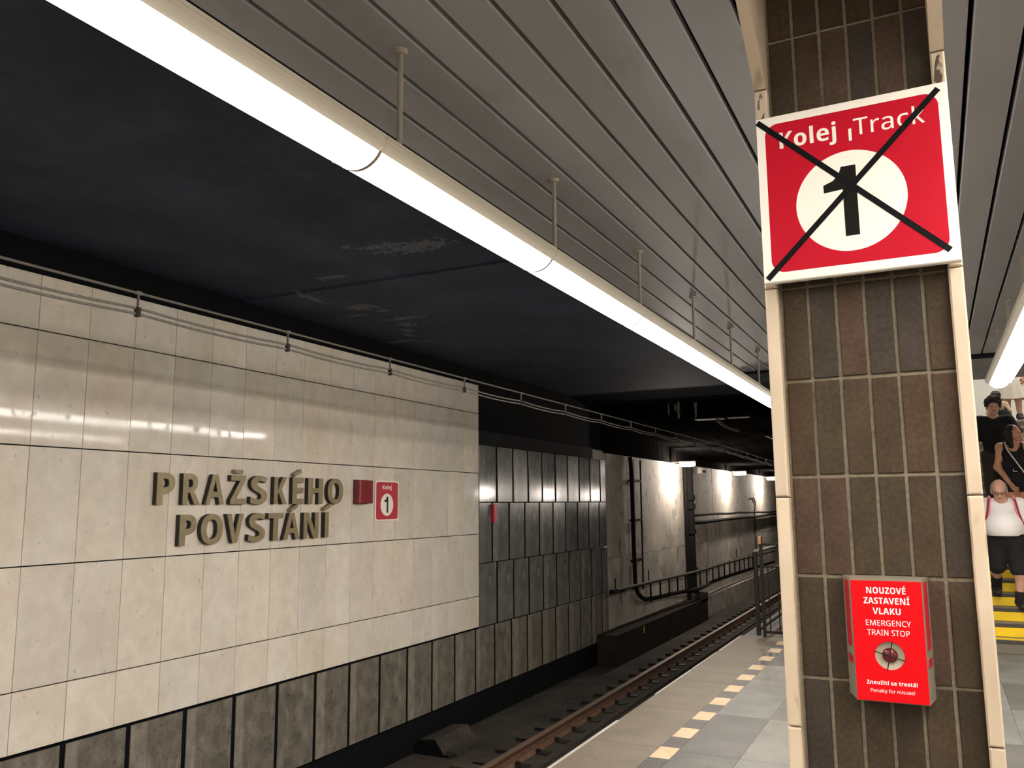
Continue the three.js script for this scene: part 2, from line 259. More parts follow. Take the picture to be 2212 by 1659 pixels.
// ---- stair hall
struct('wall_stair_left', boxUV(plainBox(-0.1, 0.25, -0.3, 7.6, -11.4, -22.4)), whitePlaster);
struct('wall_stair_right', boxUV(plainBox(4.95, 5.2, -0.3, 7.6, -11.4, -22.4)), whitePlaster);
struct('wall_stair_end', boxUV(plainBox(-0.1, 5.2, 0, 7.6, -22.2, -22.5)), whitePlaster);
struct('ceiling', boxUV(plainBox(-0.1, 5.2, 7.4, 7.7, -13.5, -22.5)), whitePlaster);
struct('wall_over_stairs', boxUV(plainBox(-0.1, 5.2, 3.7, 7.7, -13.35, -13.5)), whitePlaster);
struct('trim', boxUV(blockAt(0.25, 4.95, 3.4, 3.7, -11.27, -12.42, 0.01)), slatMats[1]).userData.kind = 'structure';
struct('trim', boxUV(blockAt(0.25, 4.95, 3.4, 3.7, -12.55, -13.45, 0.01)), slatMats[0]).userData.kind = 'structure';
struct('trim', plainBox(0.25, 4.95, 3.48, 3.9, -11.25, -13.5), black2).userData.kind = 'structure';
// ================================================================ THINGS
// ---- stairs: grey treads, dark nosings, yellow risers
const RISE = 0.1425, RUN = 0.3, SZ = -11.19;
{
  const st = thing('staircase', 'concrete staircase with yellow risers and dark nosings climbing beside the brown column', 'stairs', [0, 0, 0]);
  const tread = std({ map: graniteTex([122, 116, 104], 51), roughness: 0.6 }), yellow = std({ map: tex(128, 128, 1, 1, (u, v) => { const l = fbm(u * 6, v * 6, 4, 3) * 24; return [236 + l, 196 + l, 14]; }), roughness: 0.5 }), nose = std({ color: 0x3b3835, roughness: 0.6 }), noseUp = std({ color: 0x8f8a80, roughness: 0.5 }), greyR = std({ map: graniteTex([112, 104, 92], 61), roughness: 0.8 });
  for (let k = 0; k < 22; k++) {
    const y = RISE * (k + 1), z = SZ - RUN * k;
    const s = mesh('step', boxUV(plainBox(0.27, 4.93, Math.max(0, y - 0.3), y, z - 0.012, k === 21 ? -22.15 : z - RUN - 0.02)), tread, st);
    mesh('riser_panel', boxUV(plainBox(0.28, 4.92, y - RISE + 0.004, y - 0.034, z, z - 0.02)), k === 0 || k > 6 ? greyR : yellow, s);
    mesh('nosing', blockAt(0.28, 4.92, y - 0.034, y + 0.003, z + 0.006, z - 0.05, 0.004), k > 6 ? noseUp : nose, s);
    if (k === 0) mesh('tread_band', plainBox(0.28, 4.92, y, y + 0.002, z - 0.06, z - 0.2), yellow, s);
  }
}
// ---- suspended lamp strips
const lampProfile = []; for (let i = 0; i <= 14; i++) { const a = Math.PI * (1.165 + 0.67 * i / 14), R = 0.101; lampProfile.push([R * Math.cos(a), 0.942 * R + 0.0 + R * Math.sin(a) * 0.94 - 0.0001]); }
const LY = 2.841, LL = 1.43;
{ const y0 = Math.min(...lampProfile.map((p) => p[1])); lampProfile.forEach((p) => { p[1] -= y0; }); }
const topY = 0.087, [ex, ey] = lampProfile[lampProfile.length - 1];
lampProfile.unshift([-0.113, 0.066], [-0.106, 0.046]);      // the opal side wraps higher towards the track
const diffuserShape = [...lampProfile, [ex - 0.004, ey + 0.006], [-0.1, 0.066]];
const housingShape = [[-0.113, 0.0665], [-0.118, 0.068], [-0.118, topY - 0.004], [-0.104, topY], [0.104, topY], [0.118, topY - 0.004], [0.118, 0.066], [ex, ey - 0.002], [ex - 0.006, ey + 0.008], [-0.09, 0.068]];
const diffGeo = sweepZ(diffuserShape, -0.014, -LL + 0.014), houseGeo = merge([sweepZ(housingShape, -0.002, -LL + 0.002), sweepZ([[-0.122, topY - 0.004], [-0.122, topY + 0.008], [-0.08, topY + 0.008], [-0.08, topY - 0.004]], -0.002, -LL + 0.002), sweepZ([[0.08, topY - 0.004], [0.08, topY + 0.008], [0.122, topY + 0.008], [0.122, topY - 0.004]], -0.002, -LL + 0.002)]);
const ringPts = lampProfile.map(([x, y]) => [x * 1.035, (y - 0.06) * 1.07 + 0.06 - 0.0005]), ringGeo = sweepZ([...ringPts, [ex * 1.0, ey + 0.004], ...[...lampProfile].reverse().map(([x, y]) => [x * 0.96, y * 0.95 + 0.004])], 0.0, -0.016);
const bandMat = std({ color: 0x8f8071, roughness: 0.5 });
const rodGeo = rod(V(0, topY, 0), V(0, 0.559, 0), 0.0115), flangeGeo = new THREE.CylinderGeometry(0.03, 0.022, 0.016, 16).translate(0, 0.551, 0);
let lampSource = null;
function lamp(x, z, label, group) {     // strips right of the column are turned round     // z: the end nearer to the viewer
  let g;
  if (!lampSource) {
    g = lampSource = thing('ceiling_lamp', label, 'lamp', [x, LY, z], group);
    mesh('diffuser', diffGeo, glowMat, g); mesh('housing', houseGeo, creamMat, g); mesh('end_band', ringGeo, bandMat, g);
    const r = mesh('rod', rodGeo, rodMat, g); r.position.z = -0.25; mesh('flange', flangeGeo, rodMat, r);
  } else { g = lampSource.clone(); g.name = numbered('ceiling_lamp'); g.position.set(x, LY, z); scene.add(g); delete g.userData.group; tag(g, label, 'lamp', group); }
  if (x > 0) { g.rotation.y = Math.PI; g.position.z = z - LL; }
  const l = new THREE.RectAreaLight(LAMP_COLOR, LAMP_RECT, 0.16, LL - 0.04);
  l.position.set(x, LY - 0.003, z - LL / 2); l.rotation.set(-Math.PI / 2, 0, 0); scene.add(l);
}
const near = ['nearest glowing lamp section, cut off by the top left of the picture', 'second glowing lamp section over the platform edge, right of the first joint', 'third glowing lamp section counted from the viewer along the left strip', 'fourth glowing lamp section along the left strip above the dark track', 'fifth glowing lamp section along the left strip, left of the column', 'sixth glowing lamp section, small and far, left of the column', 'last lamp section of the left strip, its end hidden by the column'];
for (let k = 0; k < 7; k++) lamp(-1.685, -0.775 - LL * k, near[k], 'lamp sections of the left strip');
for (let k = 1; k < 6; k++) lamp(-1.685, -0.775 + LL * k, 'lamp section of the left strip, out of the picture behind the viewer', 'lamp sections behind the viewer');
const z2 = -9.83 + LL;
lamp(0.66, z2, 'glowing end section of the lamp strip right of the column, above the stairs', 'lamp sections of the right strip');
lamp(0.66, z2 + LL, 'lamp section right of the column, cut off by the right edge of the picture', 'lamp sections of the right strip');
for (let k = 2; k < 11; k++) lamp(0.66, z2 + LL * k, 'lamp section of the right strip, out of the picture on the right', 'lamp sections out of the picture on the right');
for (const x of [4.53, 6.9]) for (let k = 0; k < 11; k++) lamp(x, z2 + LL * k, 'lamp section above the far half of the platform, out of the picture', 'lamp sections over the far half of the platform');
{ // added lamp that brightens the stair hall, unseen above the view
  const g = thing('added_stair_lamp', 'ceiling lamp added to light the stair hall, unseen above the view', 'lamp', [2.4, 7.25, -17.5]);
  mesh('diffuser', chamfer(1.2, 0.04, 4.0, 0.01), std({ emissive: LAMP_COLOR, emissiveIntensity: 3 }), g); mesh('housing', chamfer(1.3, 0.05, 4.1, 0.01).translate(0, 0.04, 0), creamMat, g);
  const l = new THREE.RectAreaLight(LAMP_COLOR, 7, 1.2, 4.0); l.position.set(2.4, 7.22, -17.5); l.rotation.set(-Math.PI / 2, 0, 0); scene.add(l);
}
// ---- the column: brown tiles between two marble edges, leaning out at the top
const CZ = -2.268, TZ = -2.30, FY = 2.835, FT = 3.4, FS = 1.4;     // front of the edges, tile face, foot and top of the flare, its slope
{
  const col = thing('column', 'column of upright brown tiles between two pale marble edges', 'column', [0, 0, 0]);
  const side = (z, zb) => [[-z, 0], [-z, FT], [-zb, FT], [-zb, 0]];
  mesh('core', boxUV(sweepZ(side(TZ - 0.007, -2.78), 0, 0.414).rotateY(Math.PI / 2).translate(-0.343, 0, 0)), groutMat, col);
  const x0 = -0.3385, pw = 0.0683, ph = 0.2515, ys = []; for (let y = 1.2635 - ph * 5; y < 2.7; y += ph) ys.push(y); ys.push(2.984, 2.984 + ph, 2.984 + 2 * ph);
  for (let c = 0; c < 6; c++) {
    const tx0 = x0 + pw * c + rr(-0.001, 0.001), w = pw - 0.0085 + rr(-0.0012, 0.0012);
    ys.forEach((y, r) => {
      const ya = Math.max(y + 0.0045, 0), yb = Math.min((ys[r + 1] ?? 9) - 0.0045, FT - 0.002); if (yb - ya < 0.02) return;
      const m = mesh('tile', boxUV(chamfer(w, yb - ya, 0.012, 0.002), 1, rnd() * 3, rnd() * 3), brickMats[Math.floor(rnd() * 7)], col);
      m.position.set(tx0 + 0.0045 + pw / 2, (ya + yb) / 2 + rr(-0.001, 0.001), TZ - 0.006 + rr(-0.001, 0.001)); m.rotation.set(rr(-1, 1) * 0.003, rr(-1, 1) * 0.006, rr(-1, 1) * 0.003);
    });
  }
  const segs = [0, 0.585, 1.147, 1.714, 2.268, FY];
  for (const [xa, xb, k] of [[-0.3715, -0.339, 0], [0.067, 0.1, 1]]) {
    for (let i = 0; i + 1 < segs.length; i++) mesh('marble_edge', boxUV(blockAt(xa, xb, segs[i] + (i ? 0.0015 : 0), segs[i + 1] - 0.0015, CZ, -2.79, 0.004), 1, k * 0.3 + i * 0.2, i * 0.7 + k), stripMat, col);
    mesh('marble_edge', boxUV(sweepZ([[-CZ, FY + 0.0015], [-CZ - FS * (FT - FY), FT], [2.79, FT], [2.79, FY + 0.0015]], 0, xb - xa).rotateY(Math.PI / 2).translate(xa, 0, 0), 1, 0.2), stripMat, col);
    mesh('stain', boxUV(sweepZ([[0.004, -0.07], [0.02, -0.085], [0.027, -0.05], [0.025, -0.02], [0.022, 0.0], [0.014, -0.004], [0.008, -0.03]].map(([x, y]) => [xa + x, FY - 0.01 + y]), CZ + 0.0006, CZ - 0.003), 1, k * 0.05), stainMat, col).userData.label = 'dark stain on the marble edge';
  }
}
// ---- crossed-out sign on the column
const RED = '#b91127';
function roundRect(c, x, y, w, h, r) { c.beginPath(); c.moveTo(x + r, y); c.arcTo(x + w, y, x + w, y + h, r); c.arcTo(x + w, y + h, x, y + h, r); c.arcTo(x, y + h, x, y, r); c.arcTo(x, y, x + w, y, r); c.closePath(); c.fill(); }
function fitText(c, s, font, x, base, w, cap, align = 'left') { c.save(); c.font = font; c.textAlign = 'left'; const m = c.measureText(s).width, size = parseFloat(/(\d+)px/.exec(font)[1]); const sx = w / m, sy = cap / (size * 0.714); c.translate(align === 'center' ? x - w / 2 : x, base); c.scale(sx, sy); c.fillText(s, 0, 0); c.restore(); }
function one(c, P) { c.beginPath(); [[0.447, 0.38], [0.523, 0.38], [0.523, 0.785], [0.45, 0.785], [0.45, 0.512], [0.35, 0.52], [0.35, 0.474], [0.4, 0.455], [0.432, 0.425]].forEach((q, i) => (i ? c.lineTo(...P(q)) : c.moveTo(...P(q)))); c.closePath(); c.fill(); }
// front face gets a 0..1 uv
function faceUV(g, w, h) { g = g.index ? g.toNonIndexed() : g; const p = g.attributes.position, uv = new Float32Array(p.count * 2); for (let i = 0; i < p.count; i++) { uv[2 * i] = p.getX(i) / w + 0.5; uv[2 * i + 1] = p.getY(i) / h + 0.5; } g.setAttribute('uv', new THREE.BufferAttribute(uv, 2)); return g; }
{
  const W = 0.461, H = 0.458;
  const t = canvasTex(1024, 1018, (c, w, h) => {
    c.fillStyle = '#f3ece0'; c.fillRect(0, 0, w, h); c.fillStyle = RED; roundRect(c, 0.048 * w, 0.05 * h, 0.905 * w, 0.895 * h, 0.075 * w);
    c.fillStyle = '#f3ece0'; c.beginPath(); c.ellipse(0.486 * w, 0.582 * h, 0.287 * w, 0.29 * h, 0, 0, 7); c.fill();
    fitText(c, 'Kolej', 'bold 200px sans-serif', 0.115 * w, 0.208 * h, 0.33 * w, 0.098 * h); fitText(c, 'Track', '200px sans-serif', 0.525 * w, 0.21 * h, 0.36 * w, 0.098 * h);
    c.fillRect(0.499 * w, 0.165 * h, 0.016 * w, 0.072 * h);
    c.fillStyle = '#15130f'; one(c, ([u, v]) => [u * w, v * h]);
  });
  const s = thing('track_sign', 'square red and white track sign crossed out with black tape, high on the column', 'sign', [-0.134, 2.501, -2.236]);
  mesh('board', faceUV(chamfer(W, H, 0.024, 0.003), W, H), matte({ map: t, roughness: 0.5 }), s);
  mesh('bracket', merge([chamfer(0.36, 0.03, 0.05, 0.003).translate(0, 0.15, -0.037), chamfer(0.36, 0.03, 0.05, 0.003).translate(0, -0.15, -0.037)]), steelDark, s);
  const tape = matte({ color: 0x0c0b0e, roughness: 0.6 });
  for (const [[u0, v0], [u1, v1], dz] of [[[0.008, 0.022], [0.953, 0.938], 0], [[0.022, 0.978], [0.958, 0.035], 0.0006]]) {
    const ax = (u0 - 0.5) * W, ay = (0.5 - v0) * H, bx = (u1 - 0.5) * W, by = (0.5 - v1) * H;
    const m = mesh('tape_strip', chamfer(Math.hypot(bx - ax, by - ay), 0.0148, 0.0007, 0.0002), tape, s);
    m.position.set((ax + bx) / 2, (ay + by) / 2, 0.0126 + dz); m.rotation.z = Math.atan2(by - ay, bx - ax);
  }
}
// ---- emergency stop box
{
  const W = 0.151, H = 0.272, b = thing('emergency_stop_box', 'red emergency train stop box with round button, low on the brown column', 'alarm box', [-0.1211, 1.3785, -2.20]);
  const t = canvasTex(568, 1024, (c, w, h) => {
    c.fillStyle = '#d20812'; c.fillRect(0, 0, w, h); c.fillStyle = '#f6efe8';
    const T = (s, v, wd, cap, bold) => fitText(c, s, (bold ? 'bold ' : '') + '120px sans-serif', w * 0.5, v * h + cap * h / 2, wd * w, cap * h, 'center');
    T('NOUZOVÉ', 0.078, 0.58, 0.054, 1); T('ZASTAVENÍ', 0.165, 0.66, 0.054, 1); T('VLAKU', 0.252, 0.41, 0.054, 1); T('EMERGENCY', 0.352, 0.65, 0.047); T('TRAIN STOP', 0.432, 0.61, 0.047);
    T('Zneužití se trestá!', 0.848, 0.72, 0.032, 1); T('Penalty for misuse!', 0.915, 0.63, 0.028);
  });
  const sh = new THREE.Shape([[-W / 2, -H / 2], [W / 2, -H / 2], [W / 2, H / 2], [-W / 2, H / 2]].map((q) => new THREE.Vector2(...q))), hole = new THREE.Path(); hole.absellipse(-0.0005, -0.0335, 0.0325, 0.0325, 0, Math.PI * 2, true); sh.holes.push(hole);
  mesh('front_plate', faceUV(new THREE.ExtrudeGeometry(sh, { depth: 0.003, bevelEnabled: true, bevelSize: 0.0008, bevelThickness: 0.0008, bevelSegments: 1, curveSegments: 40 }), W, H), matte({ map: t, roughness: 0.5 }), b);
  // housing: grey metal, wider at the back, slanted cheeks
  const grey_ = std({ color: 0x8d8474, roughness: 0.45, metalness: 0.3 });
  const prof = [[-0.103, -0.092], [-0.101, -0.08], [-0.0785, -0.001], [-0.0785, 0.001], [0.0765, 0.001], [0.0765, -0.001], [0.0885, -0.08], [0.0895, -0.092]];
  const hs = new THREE.Shape(prof.map(([x, z]) => new THREE.Vector2(x, z)));
  for (const k of [0]) { const hp = new THREE.ExtrudeGeometry(hs, { depth: H + 0.01, bevelEnabled: false }).rotateX(-Math.PI / 2).scale(1, 1, -1); hp.index ? 0 : 0; const pos = hp.attributes.position; for (let i = 0; i < pos.count; i += 3) { const a = [pos.getX(i + 1), pos.getY(i + 1), pos.getZ(i + 1)]; pos.setXYZ(i + 1, pos.getX(i + 2), pos.getY(i + 2), pos.getZ(i + 2)); pos.setXYZ(i + 2, ...a); } hp.computeVertexNormals(); hp.translate(0, -H / 2 - 0.005, 0); hp.translate(0, 0, -0.012); mesh('housing', hp, grey_, b); }
  const cup = new THREE.LatheGeometry([[0.0001, 0.0], [0.022, 0.0], [0.032, 0.004], [0.0335, 0.012], [0.0325, 0.013]].map((q) => new THREE.Vector2(...q)), 40).rotateX(Math.PI / 2).translate(-0.0005, -0.0335, -0.0105); mesh('button_cup', cup, std({ color: 0xb8b09a, roughness: 0.4, side: THREE.DoubleSide }), b);
  const btn = mesh('button', new THREE.LatheGeometry([[0.0001, 0.013], [0.011, 0.0125], [0.0155, 0.009], [0.017, 0.003], [0.017, 0]].map((q) => new THREE.Vector2(...q)), 32).rotateX(Math.PI / 2).translate(-0.0005, -0.0335, -0.008), std({ color: 0x5a1216, roughness: 0.3 }), b);
  for (const a of [-0.28, 1.36]) mesh('guard_wire', rod(V(-0.034 * Math.cos(a), -0.034 * Math.sin(a), 0), V(0.034 * Math.cos(a), 0.034 * Math.sin(a), 0), 0.0012, 6).translate(-0.0005, -0.0335, 0.005), steelDark, btn);
  for (const s of [-1, 1]) for (const [y, h] of [[0.055, 0.155], [-0.052, 0.02]]) {   // exclamation marks on the cheeks
    const m = mesh('side_mark', chamfer(0.0016, h, 0.046, 0.0004), redPaint, b); m.position.set(s < 0 ? -0.0898 : 0.0826, y, -0.0525); m.rotation.y = s < 0 ? 0.2775 : -0.151; m.userData.label = 'red exclamation mark piece on the side';
  }
}
// ---- station name in separate brass letters
const font = await new FontLoader().loadAsync('fonts/droid/droid_sans_bold.typeface.json');
const brass = std({ map: tex(256, 256, 0.5, 0.5, (u, v) => { const l = 168 + fbm(u * 14, v * 10, 4, 5) * 34; return [l, l * 0.93, l * 0.74]; }), roughness: 0.42, metalness: 0.25, color: 0xd2ccc4 });
const brassEdge = std({ color: 0x2a2521, roughness: 0.7 });
function letter(ch, z0, z1, y0, y1, label, accent) {
  let g;
  if (ch === 'I') g = chamfer(1, 1, 0.036, 0.004);
  else { const s = font.generateShapes(ch, 1); g = new THREE.ExtrudeGeometry(s, { depth: 0.03, bevelEnabled: true, bevelSize: 0.012, bevelThickness: 0.004, bevelSegments: 1, curveSegments: 8 }); }
  g.computeBoundingBox(); const bb = g.boundingBox, w = bb.max.x - bb.min.x, h = bb.max.y - bb.min.y;
  g.translate(-(bb.min.x + bb.max.x) / 2, -bb.min.y, -bb.min.z); const W = z0 - z1; g.scale(W / w, (y1 - y0) / h, 0.055 / (bb.max.z - bb.min.z));
  g = boxUV(g.rotateY(Math.PI / 2), 1, rnd(), rnd());
  // side faces painted dark for dirt and missing light, the front is brass
  const n = g.attributes.normal, front = [], edge = []; for (let i = 0; i < n.count; i += 3) ((n.getX(i) + n.getX(i + 1) + n.getX(i + 2)) / 3 > 0.3 ? front : edge).push(i);
  const pick = (list) => { const o = new THREE.BufferGeometry(); for (const k of ['position', 'normal', 'uv']) { const a = g.attributes[k], it = a.itemSize, d = new Float32Array(list.length * 3 * it); list.forEach((i, j) => d.set(a.array.subarray(i * it, (i + 3) * it), j * 3 * it)); o.setAttribute(k, new THREE.BufferAttribute(d, it)); } return o; };
  const t = thing('wall_letter', label, 'letter', [WX, y0, (z0 + z1) / 2], 'brass letters of the station name');
  mesh('letter_face', pick(front), brass, t); mesh('letter_edge', pick(edge), brassEdge, t).userData.label = 'edge of the letter, dirt and shade in its dark colour';
  if (accent) {
    const [az, ay, aw, ah, rot] = accent, a = mesh('accent', boxUV(chamfer(aw, ah, 0.052, 0.003)), brass, t);
    a.rotation.set(0, Math.PI / 2, 0); a.rotateZ(rot); a.position.set(0.027, ay - y0, az - (z0 + z1) / 2);
  }
}
const T1 = 1.727, U1 = 1.997, T2 = 1.373, U2 = 1.639;
letter('P', -5.008, -5.198, T1, U1, 'brass letter P, first of the upper word on the marble wall');
letter('R', -5.284, -5.479, T1, U1, 'brass letter R of the upper word on the marble wall');
letter('A', -5.541, -5.765, T1, U1, 'brass letter A of the upper word, without an accent, on the marble wall');
letter('Z', -5.840, -6.036, T1, U1, 'brass letter Z with a bar above it in the upper word', [-5.943, 2.032, 0.108, 0.034, 0]);
letter('S', -6.097, -6.324, T1 - 0.003, U1 + 0.003, 'brass letter S of the upper word on the marble wall');
letter('K', -6.418, -6.602, T1, U1, 'brass letter K of the upper word on the marble wall');
letter('E', -6.687, -6.859, T1, U1, 'brass letter E with a slanting accent in the upper word', [-6.762, 2.042, 0.12, 0.036, 0.42]);
letter('H', -6.928, -7.166, T1, U1, 'brass letter H of the upper word on the marble wall');
letter('O', -7.245, -7.509, T1 - 0.003, U1 + 0.003, 'brass letter O ending the upper word, left of the red box');
letter('P', -5.267, -5.456, T2, U2, 'brass letter P, first of the lower word on the marble wall');
letter('O', -5.506, -5.764, T2 - 0.003, U2 + 0.003, 'brass letter O of the lower word, right of the lower P');
letter('V', -5.808, -6.022, T2, U2, 'brass letter V of the lower word on the marble wall');
letter('S', -6.089, -6.313, T2 - 0.003, U2 + 0.003, 'brass letter S of the lower word on the marble wall');
letter('T', -6.350, -6.565, T2, U2, 'brass letter T of the lower word on the marble wall');
letter('A', -6.569, -6.809, T2, U2, 'brass letter A with a slanting accent in the lower word', [-6.718, 1.687, 0.12, 0.036, 0.48]);
letter('N', -6.870, -7.104, T2, U2, 'brass letter N of the lower word on the marble wall');
letter('I', -7.205, -7.268, T2, U2, 'brass letter I with a slanting accent ending the lower word', [-7.246, 1.69, 0.12, 0.036, 0.42]);
// ---- red box and small sign beside the name, thin red box further on
{
  const b = thing('red_wall_box', 'dark red box on the marble wall between the letters and the small sign', 'box', [WX, 1.862, -7.882]);
  mesh('cover', boxUV(chamfer(0.25, 0.262, 0.09, 0.012).rotateY(Math.PI / 2).translate(0.055, 0, 0)), std({ map: tex(128, 128, 0.3, 0.3, (u, v) => { const l = fbm(u * 60, v * 5, 3, 2) * 70; return [140 + l, 38 + l * 0.8, 44 + l * 0.8]; }), roughness: 0.3, color: 0xe0d8d8 }), b);
  mesh('back_frame', chamfer(0.262, 0.274, 0.016, 0.004).rotateY(Math.PI / 2).translate(0.008, 0, 0), std({ color: 0x4c1015, roughness: 0.5 }), b);
  const t = canvasTex(512, 512, (c, w, h) => {
    c.fillStyle = '#efe6d8'; c.fillRect(0, 0, w, h); c.fillStyle = '#b5283a'; roundRect(c, 0.035 * w, 0.035 * h, 0.93 * w, 0.93 * h, 0.07 * w); c.fillStyle = '#efe6d8'; c.beginPath(); c.ellipse(0.495 * w, 0.6 * h, 0.272 * w, 0.28 * h, 0, 0, 7); c.fill();
    fitText(c, 'Kolej', 'bold 120px sans-serif', 0.49 * w, 0.215 * h, 0.42 * w, 0.1 * h, 'center');
    c.fillStyle = '#17130f'; one(c, ([u, v]) => [(0.5 + (u - 0.47) * 0.98) * w, (0.6 + (v - 0.583) * 0.98) * h]);
  });
  const s = thing('small_track_sign', 'small red and white sign reading Kolej 1 on the marble wall', 'sign', [WX + 0.008, 1.762, -8.402]);
  mesh('board', faceUV(chamfer(0.482, 0.474, 0.012, 0.002), 0.482, 0.474).rotateY(Math.PI / 2), std({ map: t, roughness: 0.4 }), s);
  mesh('mount', chamfer(0.3, 0.3, 0.006, 0.001).rotateY(Math.PI / 2).translate(-0.006, 0, 0), steelDark, s);
  const r = thing('thin_red_box', 'narrow red box on the dark slab wall right of the marble', 'box', [WX, 1.575, -11.12]);
  mesh('cover', chamfer(0.09, 0.262, 0.05, 0.006).rotateY(Math.PI / 2).translate(0.03, 0, 0), redPaint, r); mesh('back_frame', chamfer(0.1, 0.272, 0.01, 0.002).rotateY(Math.PI / 2).translate(0.005, 0, 0), std({ color: 0x4c1015, roughness: 0.5 }), r);
}
// ---- cable line over the track: messenger wire, two sagging cables, clamps
{
  const X = -3.73, zs = []; for (let k = -6; k < 18; k++) zs.push(-3.01 - 1.165 * k);
  const c = thing('overhead_cable_line', 'thin cable line with small clamps hanging over the track beside the marble wall', 'cable', [0, 0, 0]);
  const pts = [], p2 = [], p3 = [];
  for (let i = 0; i + 1 < zs.length; i++) for (let j = 0; j < 4; j++) { const t = j / 4, z = zs[i] + (zs[i + 1] - zs[i]) * t, sag = 4 * t * (1 - t), drop = z < -17 ? (z + 17) * 0.012 : 0; pts.push(V(X, 2.836 + drop, z)); p2.push(V(X, 2.752 - sag * 0.012 + drop, z)); p3.push(V(X, 2.722 - sag * 0.012 + drop, z)); }
  mesh('messenger_wire', tube(pts, 0.008, 240, 6), cableGrey, c); mesh('cable', tube(p2, 0.007, 320, 6), cableGrey, c); mesh('cable', tube(p3, 0.007, 320, 6), cableGrey, c);
  for (const z of zs.slice(0, 24)) { const d = z < -17 ? (z + 17) * 0.012 : 0, h = mesh('hanger', merge([chamfer(0.016, 0.09, 0.005, 0.001).translate(X, 2.792 + d, z), chamfer(0.022, 0.018, 0.04, 0.003).translate(X, 2.836 + d, z)]), cableGrey, c); mesh('clamp', chamfer(0.026, 0.052, 0.03, 0.005).translate(X, 2.733 + d, z), steelDark, h); }
  for (const z of [0.485, -16.45]) mesh('suspension_wire', rod(V(X, 2.836, z), V(X, z < -16.3 ? 3.36 : 3.7, z), 0.002, 5), blackMat, c);
}
// ---- rails with base plates
const rust = std({ map: tex(256, 256, 2, 2, (u, v) => { const l = fbm(u * 12, v * 12, 4, 6) * 40; return [98 + l, 71 + l * 0.8, 53 + l * 0.65]; }), roughness: 0.7 }), railTop = std({ color: 0x75614f, roughness: 0.45, metalness: 0.4 });
const plateG = chamfer(0.46, 0.014, 0.13, 0.003).translate(-0.01, 0.007, 0), clipG = chamfer(0.05, 0.04, 0.05, 0.008), boltG = new THREE.CylinderGeometry(0.018, 0.018, 0.05, 8), tieG = chamfer(0.27, 0.045, 0.018, 0.003);
function rail(x, label, plates) {
  const r = thing('rail', label, 'rail', [x, -1.262, 0]);
  mesh('rail_body', boxUV(sweepZ([[-0.07, 0], [-0.07, 0.012], [-0.012, 0.034], [-0.012, 0.118], [-0.034, 0.128], [-0.036, 0.158], [0.036, 0.158], [0.034, 0.128], [0.012, 0.118], [0.012, 0.034], [0.07, 0.012], [0.07, 0]], 8, -68)), rust, r);
  mesh('running_surface', boxUV(sweepZ([[-0.034, 0.1581], [-0.03, 0.163], [0.03, 0.163], [0.034, 0.1581]], 8, -68)), railTop, r);
  if (plates) for (let k = 0; k < 46; k++) {
    const b = mesh('base_plate', plateG, steelDark, r); b.position.z = -7.96 - 0.56 * k;
    mesh('rail_clip', clipG, steelDark, b).position.set(0.075, 0.03, 0); mesh('rail_clip', clipG, steelDark, b).position.set(-0.075, 0.03, 0);
    mesh('bolt', boltG, steelDark, b).position.set(-0.2, 0.03, -0.02); mesh('tie_end', tieG, steelDark, b).position.set(-0.33, -0.015, 0.09);
  }
}
rail(-4.577, 'rusty running rail with dark fastenings on the far side of the track', true);
rail(-3.09, 'running rail hidden below the platform edge', false);
{ // things lying on the track bed
  const t = thing('rail_cover_block', 'dark wedge-shaped concrete block lying on the track bed below the wall', 'block', [-5.62, -1.3, -9.3]);
  mesh('block_body', boxUV(sweepZ([[-0.3, 0], [-0.24, 0.17], [-0.02, 0.19], [0.1, 0.03], [0.1, 0]], 0.18, -0.62)), bedMat, t); mesh('block_foot', boxUV(blockAt(0.1, 0.26, 0, 0.06, 0.13, -0.5, 0.008)), bedMat, t);
  mesh('block_end', sweepZ([[-0.3, 0], [-0.24, 0.165], [-0.02, 0.185], [0.1, 0.028], [0.22, 0.0]], 0.2, 0.18), blackMat, t);
  const p = thing('loose_plank', 'short wooden plank lying across the ties beside the rusty rail', 'plank', [-4.98, -1.235, -8.72]);
  mesh('board', boxUV(chamfer(0.34, 0.03, 0.16, 0.004)), std({ map: bedMap, color: 0xffe8d0, roughness: 0.9 }), p); mesh('batten', chamfer(0.3, 0.032, 0.03, 0.003).translate(0, -0.03, 0.05), steelDark, p);
}
